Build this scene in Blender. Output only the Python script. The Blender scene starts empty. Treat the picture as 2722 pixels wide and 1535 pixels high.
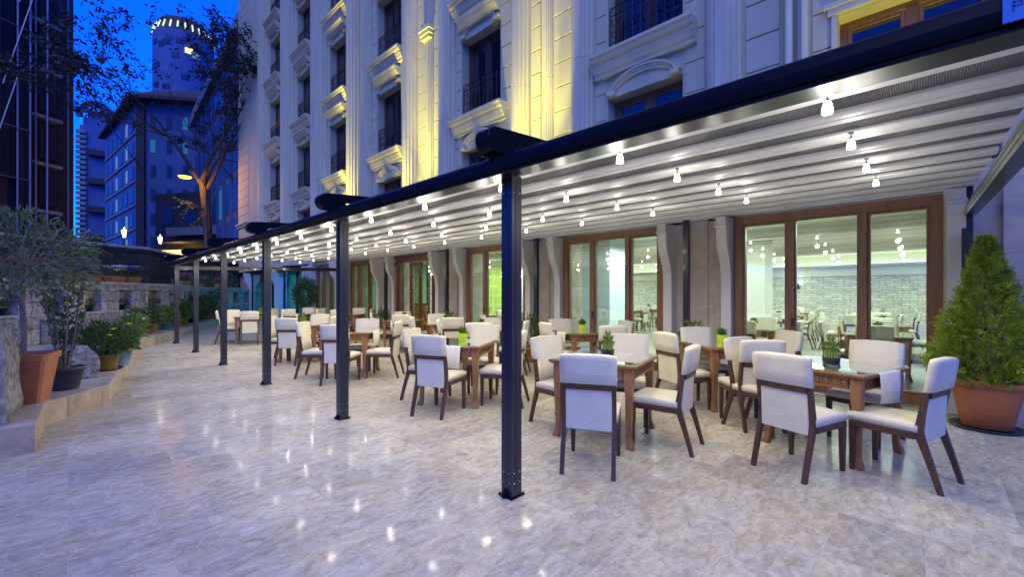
import bpy, bmesh, math, random
from mathutils import Vector, Matrix
random.seed(7)
R = math.radians
sc = bpy.context.scene
COL = sc.collection
PI = math.pi

# ------------------------------------------------------------------ helpers
class MB:
    def __init__(s): s.v = []; s.f = []; s.m = None
    def add(s, vs, fs):
        n = len(s.v)
        if s.m is not None: vs = [tuple(s.m @ Vector(p)) for p in vs]
        s.v += [tuple(p) for p in vs]; s.f += [tuple(i + n for i in q) for q in fs]
    def box(s, x0, x1, y0, y1, z0, z1):
        s.add([(x0,y0,z0),(x1,y0,z0),(x1,y1,z0),(x0,y1,z0),(x0,y0,z1),(x1,y0,z1),(x1,y1,z1),(x0,y1,z1)],
              [(0,3,2,1),(4,5,6,7),(0,1,5,4),(1,2,6,5),(2,3,7,6),(3,0,4,7)])
    def hexa(s, b, t):
        s.add(list(b) + list(t), [(0,3,2,1),(4,5,6,7),(0,1,5,4),(1,2,6,5),(2,3,7,6),(3,0,4,7)])
    def quad(s, a, b, c, d): s.add([a,b,c,d], [(0,1,2,3)])
    def prism(s, poly, fn, a, b):
        """poly: 2d points; fn(u,v,w)->xyz; extruded w=a..b"""
        n = len(poly)
        vs = [fn(u,v,a) for u,v in poly] + [fn(u,v,b) for u,v in poly]
        fs = [tuple(range(n))[::-1], tuple(range(n,2*n))] + [(i,(i+1)%n,n+(i+1)%n,n+i) for i in range(n)]
        s.add(vs, fs)
    def tube(s, pts, r, n=6, caps=True):
        pts = [Vector(p) for p in pts]
        if not isinstance(r, (list, tuple)): r = [r]*len(pts)
        rings = []
        up = Vector((0,0,1))
        for i,p in enumerate(pts):
            d = (pts[min(i+1,len(pts)-1)] - pts[max(i-1,0)])
            if d.length < 1e-9: d = Vector((0,0,1))
            d.normalize()
            a = d.cross(up)
            if a.length < 1e-3: a = d.cross(Vector((1,0,0)))
            a.normalize(); b = d.cross(a)
            rings.append([tuple(p + (a*math.cos(2*PI*k/n) + b*math.sin(2*PI*k/n))*r[i]) for k in range(n)])
        vs = [q for ring in rings for q in ring]
        fs = [(i*n+k, i*n+(k+1)%n, (i+1)*n+(k+1)%n, (i+1)*n+k) for i in range(len(pts)-1) for k in range(n)]
        if caps: fs += [tuple(range(n)), tuple(range((len(pts)-1)*n, len(pts)*n))[::-1]]
        s.add(vs, fs)
    def lathe(s, prof, n=16, c=(0,0,0), sq=0.0, cap=True):
        """prof [(r,z)]; sq>0 makes the section a rounded square"""
        vs = []
        for r,z in prof:
            for k in range(n):
                t = 2*PI*(k+.5)/n
                q = 1.0
                if sq: q = 1.0/((abs(math.cos(t))**sq + abs(math.sin(t))**sq)**(1.0/sq))
                vs.append((c[0]+r*q*math.cos(t), c[1]+r*q*math.sin(t), c[2]+z))
        m = len(prof)
        fs = [(i*n+k, i*n+(k+1)%n, (i+1)*n+(k+1)%n, (i+1)*n+k) for i in range(m-1) for k in range(n)]
        if cap: fs += [tuple(range(n))[::-1], tuple(range((m-1)*n, m*n))]
        s.add(vs, fs)
    def blob(s, c, rad, sub=2, jit=.12, seed=0):
        bm = bmesh.new(); bmesh.ops.create_icosphere(bm, subdivisions=sub, radius=1)
        rr = random.Random(seed)
        vs = []
        for v in bm.verts:
            j = 1 + rr.uniform(-jit, jit)
            vs.append((c[0]+v.co.x*rad[0]*j, c[1]+v.co.y*rad[1]*j, c[2]+v.co.z*rad[2]*j))
        fs = [tuple(v.index for v in f.verts) for f in bm.faces]
        bm.free(); s.add(vs, fs)
    def build(s, name, mat, parent=None, bevel=0, seg=1, smooth=False, loc=None):
        me = bpy.data.meshes.new(name)
        me.from_pydata(s.v, [], s.f); me.update()
        if bevel or smooth == 'auto':
            bm = bmesh.new(); bm.from_mesh(me)
            bmesh.ops.recalc_face_normals(bm, faces=bm.faces)
            if bevel:
                ed = [e for e in bm.edges if len(e.link_faces) == 2 and e.calc_face_angle(0) > .5]
                bmesh.ops.bevel(bm, geom=ed, offset=bevel, segments=seg, affect='EDGES', clamp_overlap=True)
            bm.to_mesh(me); bm.free()
        if smooth:
            me.polygons.foreach_set('use_smooth', [True]*len(me.polygons))
        me.materials.append(mat)
        o = bpy.data.objects.new(name, me); COL.objects.link(o)
        if parent is not None: o.parent = parent
        if loc: o.location = loc
        return o

def tag(o, label=None, cat=None, group=None, kind=None):
    if label: o['label'] = label
    if cat: o['category'] = cat
    if group: o['group'] = group
    if kind: o['kind'] = kind
    return o
def thing(name, label, cat, loc=(0,0,0), rz=0, group=None):
    o = bpy.data.objects.new(name, None); COL.objects.link(o)
    o.empty_display_size = .1
    o.location = loc; o.rotation_euler = (0,0,rz)
    return tag(o, label, cat, group)
def dup(root, loc, rz=0, label=None, group=None, scale=None):
    r = root.copy(); COL.objects.link(r); r.location = loc; r.rotation_euler = (0,0,rz)
    if label: r['label'] = label
    if group: r['group'] = group
    if scale: r.scale = scale
    for ch in list(root.children):
        c = ch.copy(); COL.objects.link(c); c.parent = r
        for g in list(ch.children):
            d = g.copy(); COL.objects.link(d); d.parent = c
    return r
def part_copy(o, loc, parent=None, rz=0):
    c = o.copy(); COL.objects.link(c); c.location = loc; c.rotation_euler = (0,0,rz)
    c.parent = parent or o.parent
    for ch in list(o.children):
        d = ch.copy(); COL.objects.link(d); d.parent = c
    return c

# ------------------------------------------------------------------ materials
def nodes(name):
    m = bpy.data.materials.new(name); m.use_nodes = True
    nt = m.node_tree; nt.nodes.clear()
    return m, nt, nt.nodes.new
def link(nt, a, b): nt.links.new(a, b)
def setin(n, k, v):
    if k in n.inputs: n.inputs[k].default_value = v
def rgb(c): return (c[0], c[1], c[2], 1)
def pmat(name, col, rough=.5, metal=0, var=.12, scale=8, bump=0, bscale=60, spec=.5, isl=0, coord='Object', stretch=None, trans=0, sheen=0, coat=0, alpha=1):
    m, nt, N = nodes(name)
    out = N('ShaderNodeOutputMaterial'); b = N('ShaderNodeBsdfPrincipled')
    link(nt, b.outputs[0], out.inputs[0])
    setin(b,'Roughness',rough); setin(b,'Metallic',metal); setin(b,'Specular IOR Level',spec); setin(b,'Coat Weight',coat); setin(b,'Coat Roughness',.08)
    setin(b,'Sheen Weight', sheen)
    tc = N('ShaderNodeTexCoord'); src = tc.outputs[coord]
    if stretch:
        mp = N('ShaderNodeMapping'); mp.inputs['Scale'].default_value = stretch
        link(nt, src, mp.inputs[0]); src = mp.outputs[0]
    nz = N('ShaderNodeTexNoise'); nz.inputs['Scale'].default_value = scale; nz.inputs['Detail'].default_value = 6
    link(nt, src, nz.inputs['Vector'])
    cr = N('ShaderNodeMapRange'); cr.inputs[1].default_value=.25; cr.inputs[2].default_value=.75; cr.inputs[3].default_value = 1-var; cr.inputs[4].default_value = 1+var
    link(nt, nz.outputs['Fac'], cr.inputs[0])
    mul = N('ShaderNodeVectorMath'); mul.operation = 'SCALE'; mul.inputs[0].default_value = col[:3]
    fac = cr.outputs[0]
    if isl:
        g = N('ShaderNodeNewGeometry'); mr = N('ShaderNodeMapRange'); mr.inputs[3].default_value=1-isl; mr.inputs[4].default_value=1+isl
        link(nt, g.outputs['Random Per Island'], mr.inputs[0])
        mm = N('ShaderNodeMath'); mm.operation='MULTIPLY'; link(nt, fac, mm.inputs[0]); link(nt, mr.outputs[0], mm.inputs[1]); fac = mm.outputs[0]
    link(nt, fac, mul.inputs['Scale'])
    link(nt, mul.outputs[0], b.inputs['Base Color'])
    if bump:
        n2 = N('ShaderNodeTexNoise'); n2.inputs['Scale'].default_value = bscale; n2.inputs['Detail'].default_value = 4
        link(nt, src, n2.inputs['Vector'])
        bp = N('ShaderNodeBump'); bp.inputs['Strength'].default_value = bump; bp.inputs['Distance'].default_value=.01
        link(nt, n2.outputs['Fac'], bp.inputs['Height']); link(nt, bp.outputs[0], b.inputs['Normal'])
    if trans:
        tr = N('ShaderNodeBsdfTranslucent'); tr.inputs[0].default_value = rgb(col)
        mx = N('ShaderNodeMixShader'); mx.inputs[0].default_value = trans
        link(nt, b.outputs[0], mx.inputs[1]); link(nt, tr.outputs[0], mx.inputs[2]); link(nt, mx.outputs[0], out.inputs[0])
    return m
def emat(name, col, strength, sample=True):
    m, nt, N = nodes(name)
    out = N('ShaderNodeOutputMaterial'); e = N('ShaderNodeEmission')
    e.inputs[0].default_value = rgb(col); e.inputs[1].default_value = strength
    link(nt, e.outputs[0], out.inputs[0])
    if not sample: m.cycles.emission_sampling = 'NONE'
    return m
def gmat(name, tint=(.9,.97,.96), rough=.0, base=.06, extra=0.0):
    """thin architectural glass: see-through plus mirror reflection"""
    m, nt, N = nodes(name)
    out = N('ShaderNodeOutputMaterial'); t = N('ShaderNodeBsdfTransparent'); g = N('ShaderNodeBsdfGlossy')
    t.inputs[0].default_value = rgb(tint); g.inputs[0].default_value = (1,1,1,1); g.inputs['Roughness'].default_value = rough
    fr = N('ShaderNodeFresnel'); fr.inputs[0].default_value = 1.55
    ad = N('ShaderNodeMath'); ad.operation='MULTIPLY_ADD'; ad.inputs[1].default_value = 1.5; ad.inputs[2].default_value = extra; ad.use_clamp = True
    link(nt, fr.outputs[0], ad.inputs[0])
    ge = N('ShaderNodeNewGeometry'); inv = N('ShaderNodeMath'); inv.operation='SUBTRACT'; inv.inputs[0].default_value=1; link(nt, ge.outputs['Backfacing'], inv.inputs[1])
    fm = N('ShaderNodeMath'); fm.operation='MULTIPLY'; link(nt, ad.outputs[0], fm.inputs[0]); link(nt, inv.outputs[0], fm.inputs[1])
    mx = N('ShaderNodeMixShader'); link(nt, fm.outputs[0], mx.inputs[0]); link(nt, t.outputs[0], mx.inputs[1]); link(nt, g.outputs[0], mx.inputs[2])
    link(nt, mx.outputs[0], out.inputs[0])
    return m
def brickmat(name, c1, c2, mortar, bw, bh, msize=.02, rough=.8, bump=.5, coord='Object', rot=None, axis=None, warp=0, offset=.5, nstr=.5, nscale=6, spec=.3):
    m, nt, N = nodes(name)
    out = N('ShaderNodeOutputMaterial'); b = N('ShaderNodeBsdfPrincipled'); link(nt, b.outputs[0], out.inputs[0])
    setin(b,'Roughness',rough); setin(b,'Specular IOR Level',spec)
    tc = N('ShaderNodeTexCoord'); mp = N('ShaderNodeMapping')
    if axis:
        sx = N('ShaderNodeSeparateXYZ'); cx = N('ShaderNodeCombineXYZ'); link(nt, tc.outputs[coord], sx.inputs[0])
        link(nt, sx.outputs['XYZ'.index(axis[0])], cx.inputs[0]); link(nt, sx.outputs['XYZ'.index(axis[1])], cx.inputs[1]); link(nt, cx.outputs[0], mp.inputs[0])
    else: link(nt, tc.outputs[coord], mp.inputs[0])
    br = N('ShaderNodeTexBrick'); br.inputs['Color1'].default_value=rgb(c1); br.inputs['Color2'].default_value=rgb(c2); br.inputs['Mortar'].default_value=rgb(mortar)
    br.inputs['Scale'].default_value=1; br.inputs['Mortar Size'].default_value=msize; br.inputs['Brick Width'].default_value=bw; br.inputs['Row Height'].default_value=bh
    br.offset = offset
    if warp:
        wn = N('ShaderNodeTexNoise'); wn.inputs['Scale'].default_value = 2.2; wn.inputs['Detail'].default_value = 3; link(nt, mp.outputs[0], wn.inputs['Vector'])
        ws = N('ShaderNodeVectorMath'); ws.operation='SUBTRACT'; ws.inputs[1].default_value=(.5,.5,.5); link(nt, wn.outputs['Color'], ws.inputs[0])
        wm = N('ShaderNodeVectorMath'); wm.operation='MULTIPLY_ADD'; wm.inputs[1].default_value=(warp,warp,warp); link(nt, ws.outputs[0], wm.inputs[0]); link(nt, mp.outputs[0], wm.inputs[2])
        link(nt, wm.outputs[0], br.inputs['Vector'])
    else: link(nt, mp.outputs[0], br.inputs['Vector'])
    nz = N('ShaderNodeTexNoise'); nz.inputs['Scale'].default_value = nscale; nz.inputs['Detail'].default_value=8; nz.inputs['Roughness'].default_value=.65
    link(nt, tc.outputs[coord], nz.inputs['Vector'])
    mr = N('ShaderNodeMapRange'); mr.inputs[1].default_value=.25; mr.inputs[2].default_value=.75; mr.inputs[3].default_value=1-nstr; mr.inputs[4].default_value=1+nstr
    link(nt, nz.outputs['Fac'], mr.inputs[0])
    vm = N('ShaderNodeVectorMath'); vm.operation='SCALE'; link(nt, br.outputs['Color'], vm.inputs[0]); link(nt, mr.outputs[0], vm.inputs['Scale'])
    link(nt, vm.outputs[0], b.inputs['Base Color'])
    if bump:
        ma = N('ShaderNodeMath'); ma.operation='MULTIPLY_ADD'; ma.inputs[1].default_value=-1.0; link(nt, br.outputs['Fac'], ma.inputs[0]); link(nt, nz.outputs['Fac'], ma.inputs[2])
        bp = N('ShaderNodeBump'); bp.inputs['Strength'].default_value=bump; bp.inputs['Distance'].default_value=.03
        link(nt, ma.outputs[0], bp.inputs['Height']); link(nt, bp.outputs[0], b.inputs['Normal'])
    return m

def floor_material():
    m, nt, N = nodes('polished_travertine')
    out = N('ShaderNodeOutputMaterial'); b = N('ShaderNodeBsdfPrincipled'); link(nt, b.outputs[0], out.inputs[0])
    tc = N('ShaderNodeTexCoord')
    br = N('ShaderNodeTexBrick'); br.inputs['Scale'].default_value=1; br.inputs['Mortar Size'].default_value=.0016; br.inputs['Mortar Smooth'].default_value=.3
    br.inputs['Brick Width'].default_value=.61; br.inputs['Row Height'].default_value=.405; br.offset=.37; br.inputs['Bias'].default_value=0
    br.inputs['Color1'].default_value=(0,0,0,1); br.inputs['Color2'].default_value=(1,1,1,1); br.inputs['Mortar'].default_value=(.5,.5,.5,1)
    link(nt, tc.outputs['Object'], br.inputs['Vector'])
    sp = N('ShaderNodeSeparateColor'); link(nt, br.outputs['Color'], sp.inputs[0])
    # each tile takes the veins from its own place
    off = N('ShaderNodeVectorMath'); off.operation='SCALE'; off.inputs['Scale'].default_value=9.0; link(nt, br.outputs['Color'], off.inputs[0])
    ad = N('ShaderNodeVectorMath'); ad.operation='ADD'; link(nt, tc.outputs['Object'], ad.inputs[0]); link(nt, off.outputs[0], ad.inputs[1])
    mp = N('ShaderNodeMapping'); mp.inputs['Rotation'].default_value=(0,0,R(20)); mp.inputs['Scale'].default_value=(1.0,1.9,1); link(nt, ad.outputs[0], mp.inputs[0])
    n1 = N('ShaderNodeTexNoise'); n1.inputs['Scale'].default_value=8.5; n1.inputs['Detail'].default_value=15; n1.inputs['Roughness'].default_value=.78; n1.inputs['Distortion'].default_value=.55
    link(nt, mp.outputs[0], n1.inputs['Vector'])
    ramp = N('ShaderNodeValToRGB'); cr = ramp.color_ramp
    cr.elements[0].position=.24; cr.elements[0].color=(.17,.145,.12,1)
    cr.elements[1].position=.76; cr.elements[1].color=(.70,.685,.645,1)
    for p,c in ((.38,(.30,.27,.23,1)),(.50,(.41,.385,.345,1)),(.61,(.51,.49,.45,1))):
        e = cr.elements.new(p); e.color=c
    link(nt, n1.outputs['Fac'], ramp.inputs[0])
    # pinkish / greyish clouds
    n2 = N('ShaderNodeTexNoise'); n2.inputs['Scale'].default_value=3.2; n2.inputs['Detail'].default_value=7; link(nt, ad.outputs[0], n2.inputs['Vector'])
    r2 = N('ShaderNodeValToRGB'); r2.color_ramp.elements[0].position=.35; r2.color_ramp.elements[0].color=(1.045,1.0,.86,1); r2.color_ramp.elements[1].position=.65; r2.color_ramp.elements[1].color=(.955,.995,.975,1)
    link(nt, n2.outputs['Fac'], r2.inputs[0])
    mx = N('ShaderNodeMix'); mx.data_type='RGBA'; mx.blend_type='MULTIPLY'; mx.inputs[0].default_value=1
    link(nt, ramp.outputs[0], mx.inputs[6]); link(nt, r2.outputs[0], mx.inputs[7])
    # tile to tile brightness
    mr = N('ShaderNodeMapRange'); mr.inputs[3].default_value=.84; mr.inputs[4].default_value=1.14; link(nt, sp.outputs[0], mr.inputs[0])
    vs = N('ShaderNodeVectorMath'); vs.operation='SCALE'; link(nt, mx.outputs[2], vs.inputs[0]); link(nt, mr.outputs[0], vs.inputs['Scale'])
    # thin white veins
    n3 = N('ShaderNodeTexNoise'); n3.inputs['Scale'].default_value=1.9; n3.inputs['Detail'].default_value=6; n3.inputs['Distortion'].default_value=1.6; link(nt, ad.outputs[0], n3.inputs['Vector'])
    d = N('ShaderNodeMath'); d.operation='SUBTRACT'; d.inputs[1].default_value=.5; link(nt, n3.outputs['Fac'], d.inputs[0])
    a = N('ShaderNodeMath'); a.operation='ABSOLUTE'; link(nt, d.outputs[0], a.inputs[0])
    v = N('ShaderNodeMapRange'); v.inputs[1].default_value=0; v.inputs[2].default_value=.007; v.inputs[3].default_value=.40; v.inputs[4].default_value=0; link(nt, a.outputs[0], v.inputs[0])
    m2 = N('ShaderNodeMix'); m2.data_type='RGBA'; link(nt, v.outputs[0], m2.inputs[0]); link(nt, vs.outputs[0], m2.inputs[6]); m2.inputs[7].default_value=(.66,.63,.58,1)
    # joints
    m3 = N('ShaderNodeMix'); m3.data_type='RGBA'; link(nt, br.outputs['Fac'], m3.inputs[0]); link(nt, m2.outputs[2], m3.inputs[6]); m3.inputs[7].default_value=(.48,.445,.40,1)
    link(nt, m3.outputs[2], b.inputs['Base Color'])
    rr = N('ShaderNodeMapRange'); rr.inputs[1].default_value=.3; rr.inputs[2].default_value=.7; rr.inputs[3].default_value=.17; rr.inputs[4].default_value=.30; link(nt, n1.outputs['Fac'], rr.inputs[0])
    link(nt, rr.outputs[0], b.inputs['Roughness']); setin(b,'Specular IOR Level',.03); setin(b,'Coat Weight',.05); setin(b,'Coat Roughness',.03)
    hb = N('ShaderNodeMath'); hb.operation='MULTIPLY_ADD'; hb.inputs[1].default_value=-.6; link(nt, br.outputs['Fac'], hb.inputs[0])
    n4 = N('ShaderNodeTexNoise'); n4.inputs['Scale'].default_value=26; n4.inputs['Detail'].default_value=4; link(nt, tc.outputs['Object'], n4.inputs['Vector']); link(nt, n4.outputs['Fac'], hb.inputs[2])
    bp = N('ShaderNodeBump'); bp.inputs['Strength'].default_value=.12; bp.inputs['Distance'].default_value=.004; link(nt, hb.outputs[0], bp.inputs['Height']); link(nt, bp.outputs[0], b.inputs['Normal']); link(nt, bp.outputs[0], b.inputs['Coat Normal'])
    return m

def wallpaper_material():
    m, nt, N = nodes('green_damask_wallpaper')
    out = N('ShaderNodeOutputMaterial'); b = N('ShaderNodeBsdfPrincipled'); link(nt, b.outputs[0], out.inputs[0]); setin(b,'Roughness',.6)
    tc = N('ShaderNodeTexCoord'); v = N('ShaderNodeTexVoronoi'); v.inputs['Scale'].default_value=2.6; v.inputs['Randomness'].default_value=0.0; v.feature='DISTANCE_TO_EDGE'
    link(nt, tc.outputs['Object'], v.inputs['Vector'])
    w = N('ShaderNodeMath'); w.operation='MULTIPLY'; w.inputs[1].default_value=34; link(nt, v.outputs[0], w.inputs[0])
    s = N('ShaderNodeMath'); s.operation='SINE'; link(nt, w.outputs[0], s.inputs[0])
    r = N('ShaderNodeValToRGB'); r.color_ramp.elements[0].position=.2; r.color_ramp.elements[0].color=(.30,.40,.06,1); r.color_ramp.elements[1].position=.6; r.color_ramp.elements[1].color=(.46,.54,.15,1)
    link(nt, s.outputs[0], r.inputs[0]); link(nt, r.outputs[0], b.inputs['Base Color'])
    return m

def ridged_material():
    m, nt, N = nodes('ridged_awning_fabric')
    out = N('ShaderNodeOutputMaterial'); b = N('ShaderNodeBsdfPrincipled'); link(nt, b.outputs[0], out.inputs[0]); setin(b,'Roughness',.55)
    tc = N('ShaderNodeTexCoord'); w = N('ShaderNodeTexWave'); w.bands_direction='Y'; w.inputs['Scale'].default_value=34.0; w.inputs['Distortion'].default_value=.15
    link(nt, tc.outputs['Object'], w.inputs['Vector'])
    r = N('ShaderNodeValToRGB'); r.color_ramp.elements[0].color=(.030,.030,.036,1); r.color_ramp.elements[1].color=(.13,.13,.14,1)
    link(nt, w.outputs['Fac'], r.inputs[0]); link(nt, r.outputs[0], b.inputs['Base Color'])
    bp = N('ShaderNodeBump'); bp.inputs['Strength'].default_value=.6; bp.inputs['Distance'].default_value=.01; link(nt, w.outputs['Fac'], bp.inputs['Height']); link(nt, bp.outputs[0], b.inputs['Normal'])
    return m

M = {}
M['floor'] = floor_material()
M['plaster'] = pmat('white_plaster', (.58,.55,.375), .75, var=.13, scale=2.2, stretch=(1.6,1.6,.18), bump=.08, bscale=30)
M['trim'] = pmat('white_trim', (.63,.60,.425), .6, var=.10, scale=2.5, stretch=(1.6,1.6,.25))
M['consol'] = pmat('cream_console', (.62,.60,.57), .6, var=.05, scale=3)
M['beige'] = brickmat('beige_travertine_cladding', (.50,.43,.36),(.43,.37,.31),(.34,.29,.25), 1.1,.62,.004,.55,.1,axis='YZ', nstr=.22, nscale=5)
M['brown'] = pmat('brown_window_wood', (.205,.098,.045), .42, var=.22, scale=3, stretch=(6,6,.6), bump=.05)
M['dkbrown'] = pmat('dark_window_wood', (.075,.035,.022), .4, var=.2, scale=4)
M['doorwood'] = pmat('mahogany_door_wood', (.12,.035,.022), .35, var=.25, scale=5, stretch=(5,5,.6))
M['chairwood'] = pmat('chair_walnut_wood', (.085,.040,.022), .38, var=.25, scale=9, stretch=(4,4,1))
M['tablewood'] = pmat('table_oak_wood', (.27,.125,.052), .36, var=.3, scale=7, stretch=(3,3,1), bump=.06)
M['fabric'] = pmat('cream_leatherette', (.68,.65,.51), .5, var=.07, scale=5, bump=.35, bscale=16)
M['linen'] = pmat('white_linen', (.72,.71,.68), .85, var=.05, scale=9, bump=.25, bscale=120)
M['steel'] = pmat('anthracite_aluminium', (.022,.024,.034), .3, metal=.1, var=.06, scale=4, spec=.5, coat=.2)
M['steel2'] = pmat('black_gutter_aluminium', (.007,.007,.010), .34, metal=0, var=.06, scale=4, spec=.12)
M['bolt'] = pmat('zinc_bolt', (.5,.5,.52), .3, metal=1)
M['rib'] = pmat('white_rib_aluminium', (.74,.73,.70), .4, var=.04, scale=2, spec=.6)
M['ridged'] = ridged_material()
M['glass'] = gmat('window_glass', (.86,.97,.96), extra=.13)
M['glasst'] = gmat('table_glass', (.86,.97,.93), extra=.12)
M['tealglass'] = gmat('teal_glass', (.55,.86,.85), extra=.03)
M['darkpane'] = pmat('dark_window_pane', (.006,.008,.016), .03, var=.02, spec=1.0, coat=.6)
M['farpane'] = pmat('haze_tinted_pane', (.03,.055,.15), .35, var=.3, spec=.3)  # bluish tone is distance haze put into the pane colour
M['iron'] = pmat('black_wrought_iron', (.012,.012,.018), .4, metal=.3)
M['lampglow'] = emat('lamp_glass_glow', (1,.985,.95), 7.0, sample=False)
M['lampmetal'] = pmat('lamp_chrome', (.55,.55,.56), .25, metal=.9)
M['terracotta'] = pmat('terracotta_plastic', (.42,.15,.055), .5, var=.12, scale=5)
M['terracotta2'] = pmat('terracotta_pot_dark', (.40,.135,.05), .6, var=.15, scale=6)
M['lime'] = pmat('lime_ceramic', (.52,.66,.025), .3, var=.04)
M['blackpot'] = pmat('black_plastic', (.012,.012,.015), .35, var=.1)
M['greypot'] = pmat('dark_grey_plastic', (.035,.037,.045), .5, var=.12)
M['olivepot'] = pmat('olive_gold_tin', (.25,.175,.035), .4, metal=.2, var=.15)
M['bluepot'] = pmat('teal_blue_plastic', (.03,.14,.22), .45, var=.1)
M['palebluepot'] = pmat('pale_blue_plastic', (.22,.36,.46), .5, var=.1)
M['yellowpot'] = pmat('yellow_orange_plastic', (.5,.24,.03), .5, var=.1)
M['saucer'] = pmat('dark_teal_saucer', (.012,.03,.045), .35, var=.1)
M['soil'] = pmat('dark_soil', (.03,.02,.014), .95, var=.4, scale=40, bump=.6)
M['conifer'] = pmat('conifer_needles', (.27,.36,.03), .6, var=.6, scale=9, isl=.5, trans=.3)
M['leaf'] = pmat('dark_leaf', (.08,.145,.035), .45, var=.3, scale=8, isl=.4, trans=.2)
M['leafgrey'] = pmat('grey_green_leaf', (.16,.20,.085), .4, var=.35, scale=8, isl=.5, trans=.2)
M['leaf2'] = pmat('mid_leaf', (.13,.23,.04), .45, var=.3, scale=8, isl=.4, trans=.2)
M['leaf3'] = pmat('fresh_leaf', (.13,.24,.03), .45, var=.25, scale=20, isl=.4, trans=.25)
M['bamboo'] = pmat('bamboo_stalk', (.30,.38,.08), .4, var=.2, scale=30)
M['treeleaf'] = pmat('night_tree_leaf', (.030,.034,.030), .6, var=.3, scale=3, isl=.4)
M['bark'] = pmat('tree_bark', (.075,.052,.034), .85, var=.35, scale=8, stretch=(3,3,.7), bump=.6, bscale=20)
M['bark2'] = pmat('pale_bark', (.21,.165,.13), .8, var=.3, scale=12, stretch=(3,3,.7), bump=.5)
M['marblekerb'] = brickmat('marble_kerb', (.52,.42,.29),(.40,.31,.21),(.25,.2,.16), .6,.5,.004,.3,.1, nstr=.4, nscale=7, spec=.5)
M['kerbtop'] = pmat('marble_kerb_top', (.42,.38,.33), .35, var=.25, scale=6)
M['stonewall'] = brickmat('rough_stone_wall', (.56,.52,.46),(.34,.315,.28),(.19,.18,.165), .55,.30,.010,.9,1.0,axis='XZ', warp=.28, nstr=.75, nscale=7)
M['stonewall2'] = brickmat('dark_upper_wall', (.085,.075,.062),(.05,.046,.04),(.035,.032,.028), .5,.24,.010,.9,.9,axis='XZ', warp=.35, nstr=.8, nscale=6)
M['rock'] = pmat('rough_rock', (.24,.235,.23), .9, var=.85, scale=16, bump=1.0, bscale=22)
M['ledge'] = pmat('ledge_stone', (.46,.45,.43), .7, var=.3, scale=6, bump=.4)
M['asphalt'] = pmat('asphalt', (.05,.05,.052), .85, var=.2, scale=3, bump=.2)
M['cream'] = pmat('cream_interior_paint', (.74,.73,.64), .7, var=.03)
M['ceil'] = pmat('interior_ceiling', (.72,.72,.66), .7, var=.03)
M['colblue'] = pmat('pale_blue_column_paint', (.52,.64,.70), .6, var=.03)
M['mint'] = pmat('mint_wall_paint', (.36,.62,.42), .6, var=.05)
M['splitstone'] = brickmat('split_face_stone', (.78,.76,.68),(.56,.55,.50),(.30,.30,.27), .40,.085,.008,.8,1.0,axis='YZ', warp=.10, nstr=.35, nscale=12)
M['wallpaper'] = wallpaper_material()
M['intfloor'] = pmat('interior_marble_floor', (.42,.43,.36), .2, var=.2, scale=2)
M['cove'] = emat('cove_light_strip', (1,.97,.72), 2.0)
M['concrete'] = pmat('pale_concrete', (.30,.30,.30), .85, var=.18, scale=.6)
M['concdark'] = pmat('dark_concrete', (.060,.060,.072), .85, var=.25, scale=.5)
M['duskblue'] = pmat('dusk_tinted_render', (.09,.16,.36), .85, var=.15, scale=.4)  # blue dusk light and haze are put into this wall colour
M['roofdark'] = pmat('dark_roof', (.07,.055,.05), .8, var=.2, scale=1)
M['scaffold'] = pmat('scaffold_tube', (.35,.35,.37), .45, metal=.6)
M['net'] = pmat('scaffold_net', (.022,.022,.034), .9, var=.45, scale=.8, stretch=(3,3,.25))
M['litwin'] = emat('lit_window_white', (.22,.45,1.0), .35, sample=False)
M['litwarm'] = emat('lit_window_warm', (1,.72,.25), 1.6, sample=False)
M['litcyan'] = emat('lit_window_cyan', (.04,.28,.75), .3, sample=False)
M['tealight'] = emat('teal_light_panel', (.04,.55,.48), 1.3)
M['bluelight'] = emat('blue_light_panel', (.03,.15,.65), 1.0)
M['sodium'] = emat('sodium_lamp_glow', (1,.40,.03), 5, sample=False)
M['lantern'] = emat('lantern_glow', (1,.93,.62), 4, sample=False)
M['crown'] = emat('tower_crown_lights', (.55,.75,1.0), 1.2, sample=False)
M['brass'] = pmat('polished_brass', (.65,.42,.08), .25, metal=1)
M['gold'] = pmat('yellow_reception_front', (.60,.38,.03), .45, var=.2, scale=6)
M['signblue'] = emat('blue_sign_face', (.04,.22,.75), .9, sample=False)
M['signink'] = pmat('sign_lettering', (.02,.07,.35), .5)
M['frost'] = emat('wall_lamp_glass', (1,.97,.88), 8, sample=False)
M['curtain'] = pmat('dark_lace_curtain', (.05,.055,.075), .9, var=.5, scale=14)
for k,c in (('red',(.45,.02,.02)),('yellow',(.75,.55,.02)),('purple',(.22,.04,.42)),('pink',(.62,.18,.36)),('white',(.75,.75,.75)),('orange',(.6,.2,.03))):
    M['petal_'+k] = pmat(k+'_petals', tuple(min(.85,v*1.35) for v in c), .6, var=.15, scale=30, isl=.25)
# uplit facade colour comes from yellow floodlights only

# ------------------------------------------------------------------ camera
cam_d = bpy.data.cameras.new('camera'); cam = bpy.data.objects.new('camera', cam_d); COL.objects.link(cam)
F_PX = 1140.0
AZ = math.atan((1361-180)/F_PX)
cam.location = (0,0,1.4); cam.rotation_euler = (PI/2, 0, -AZ)
cam_d.sensor_width = 36; cam_d.lens = 36*F_PX/2722.0; cam_d.shift_y = 15.5/2722.0
cam_d.clip_start = .05; cam_d.clip_end = 2000
sc.camera = cam

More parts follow.
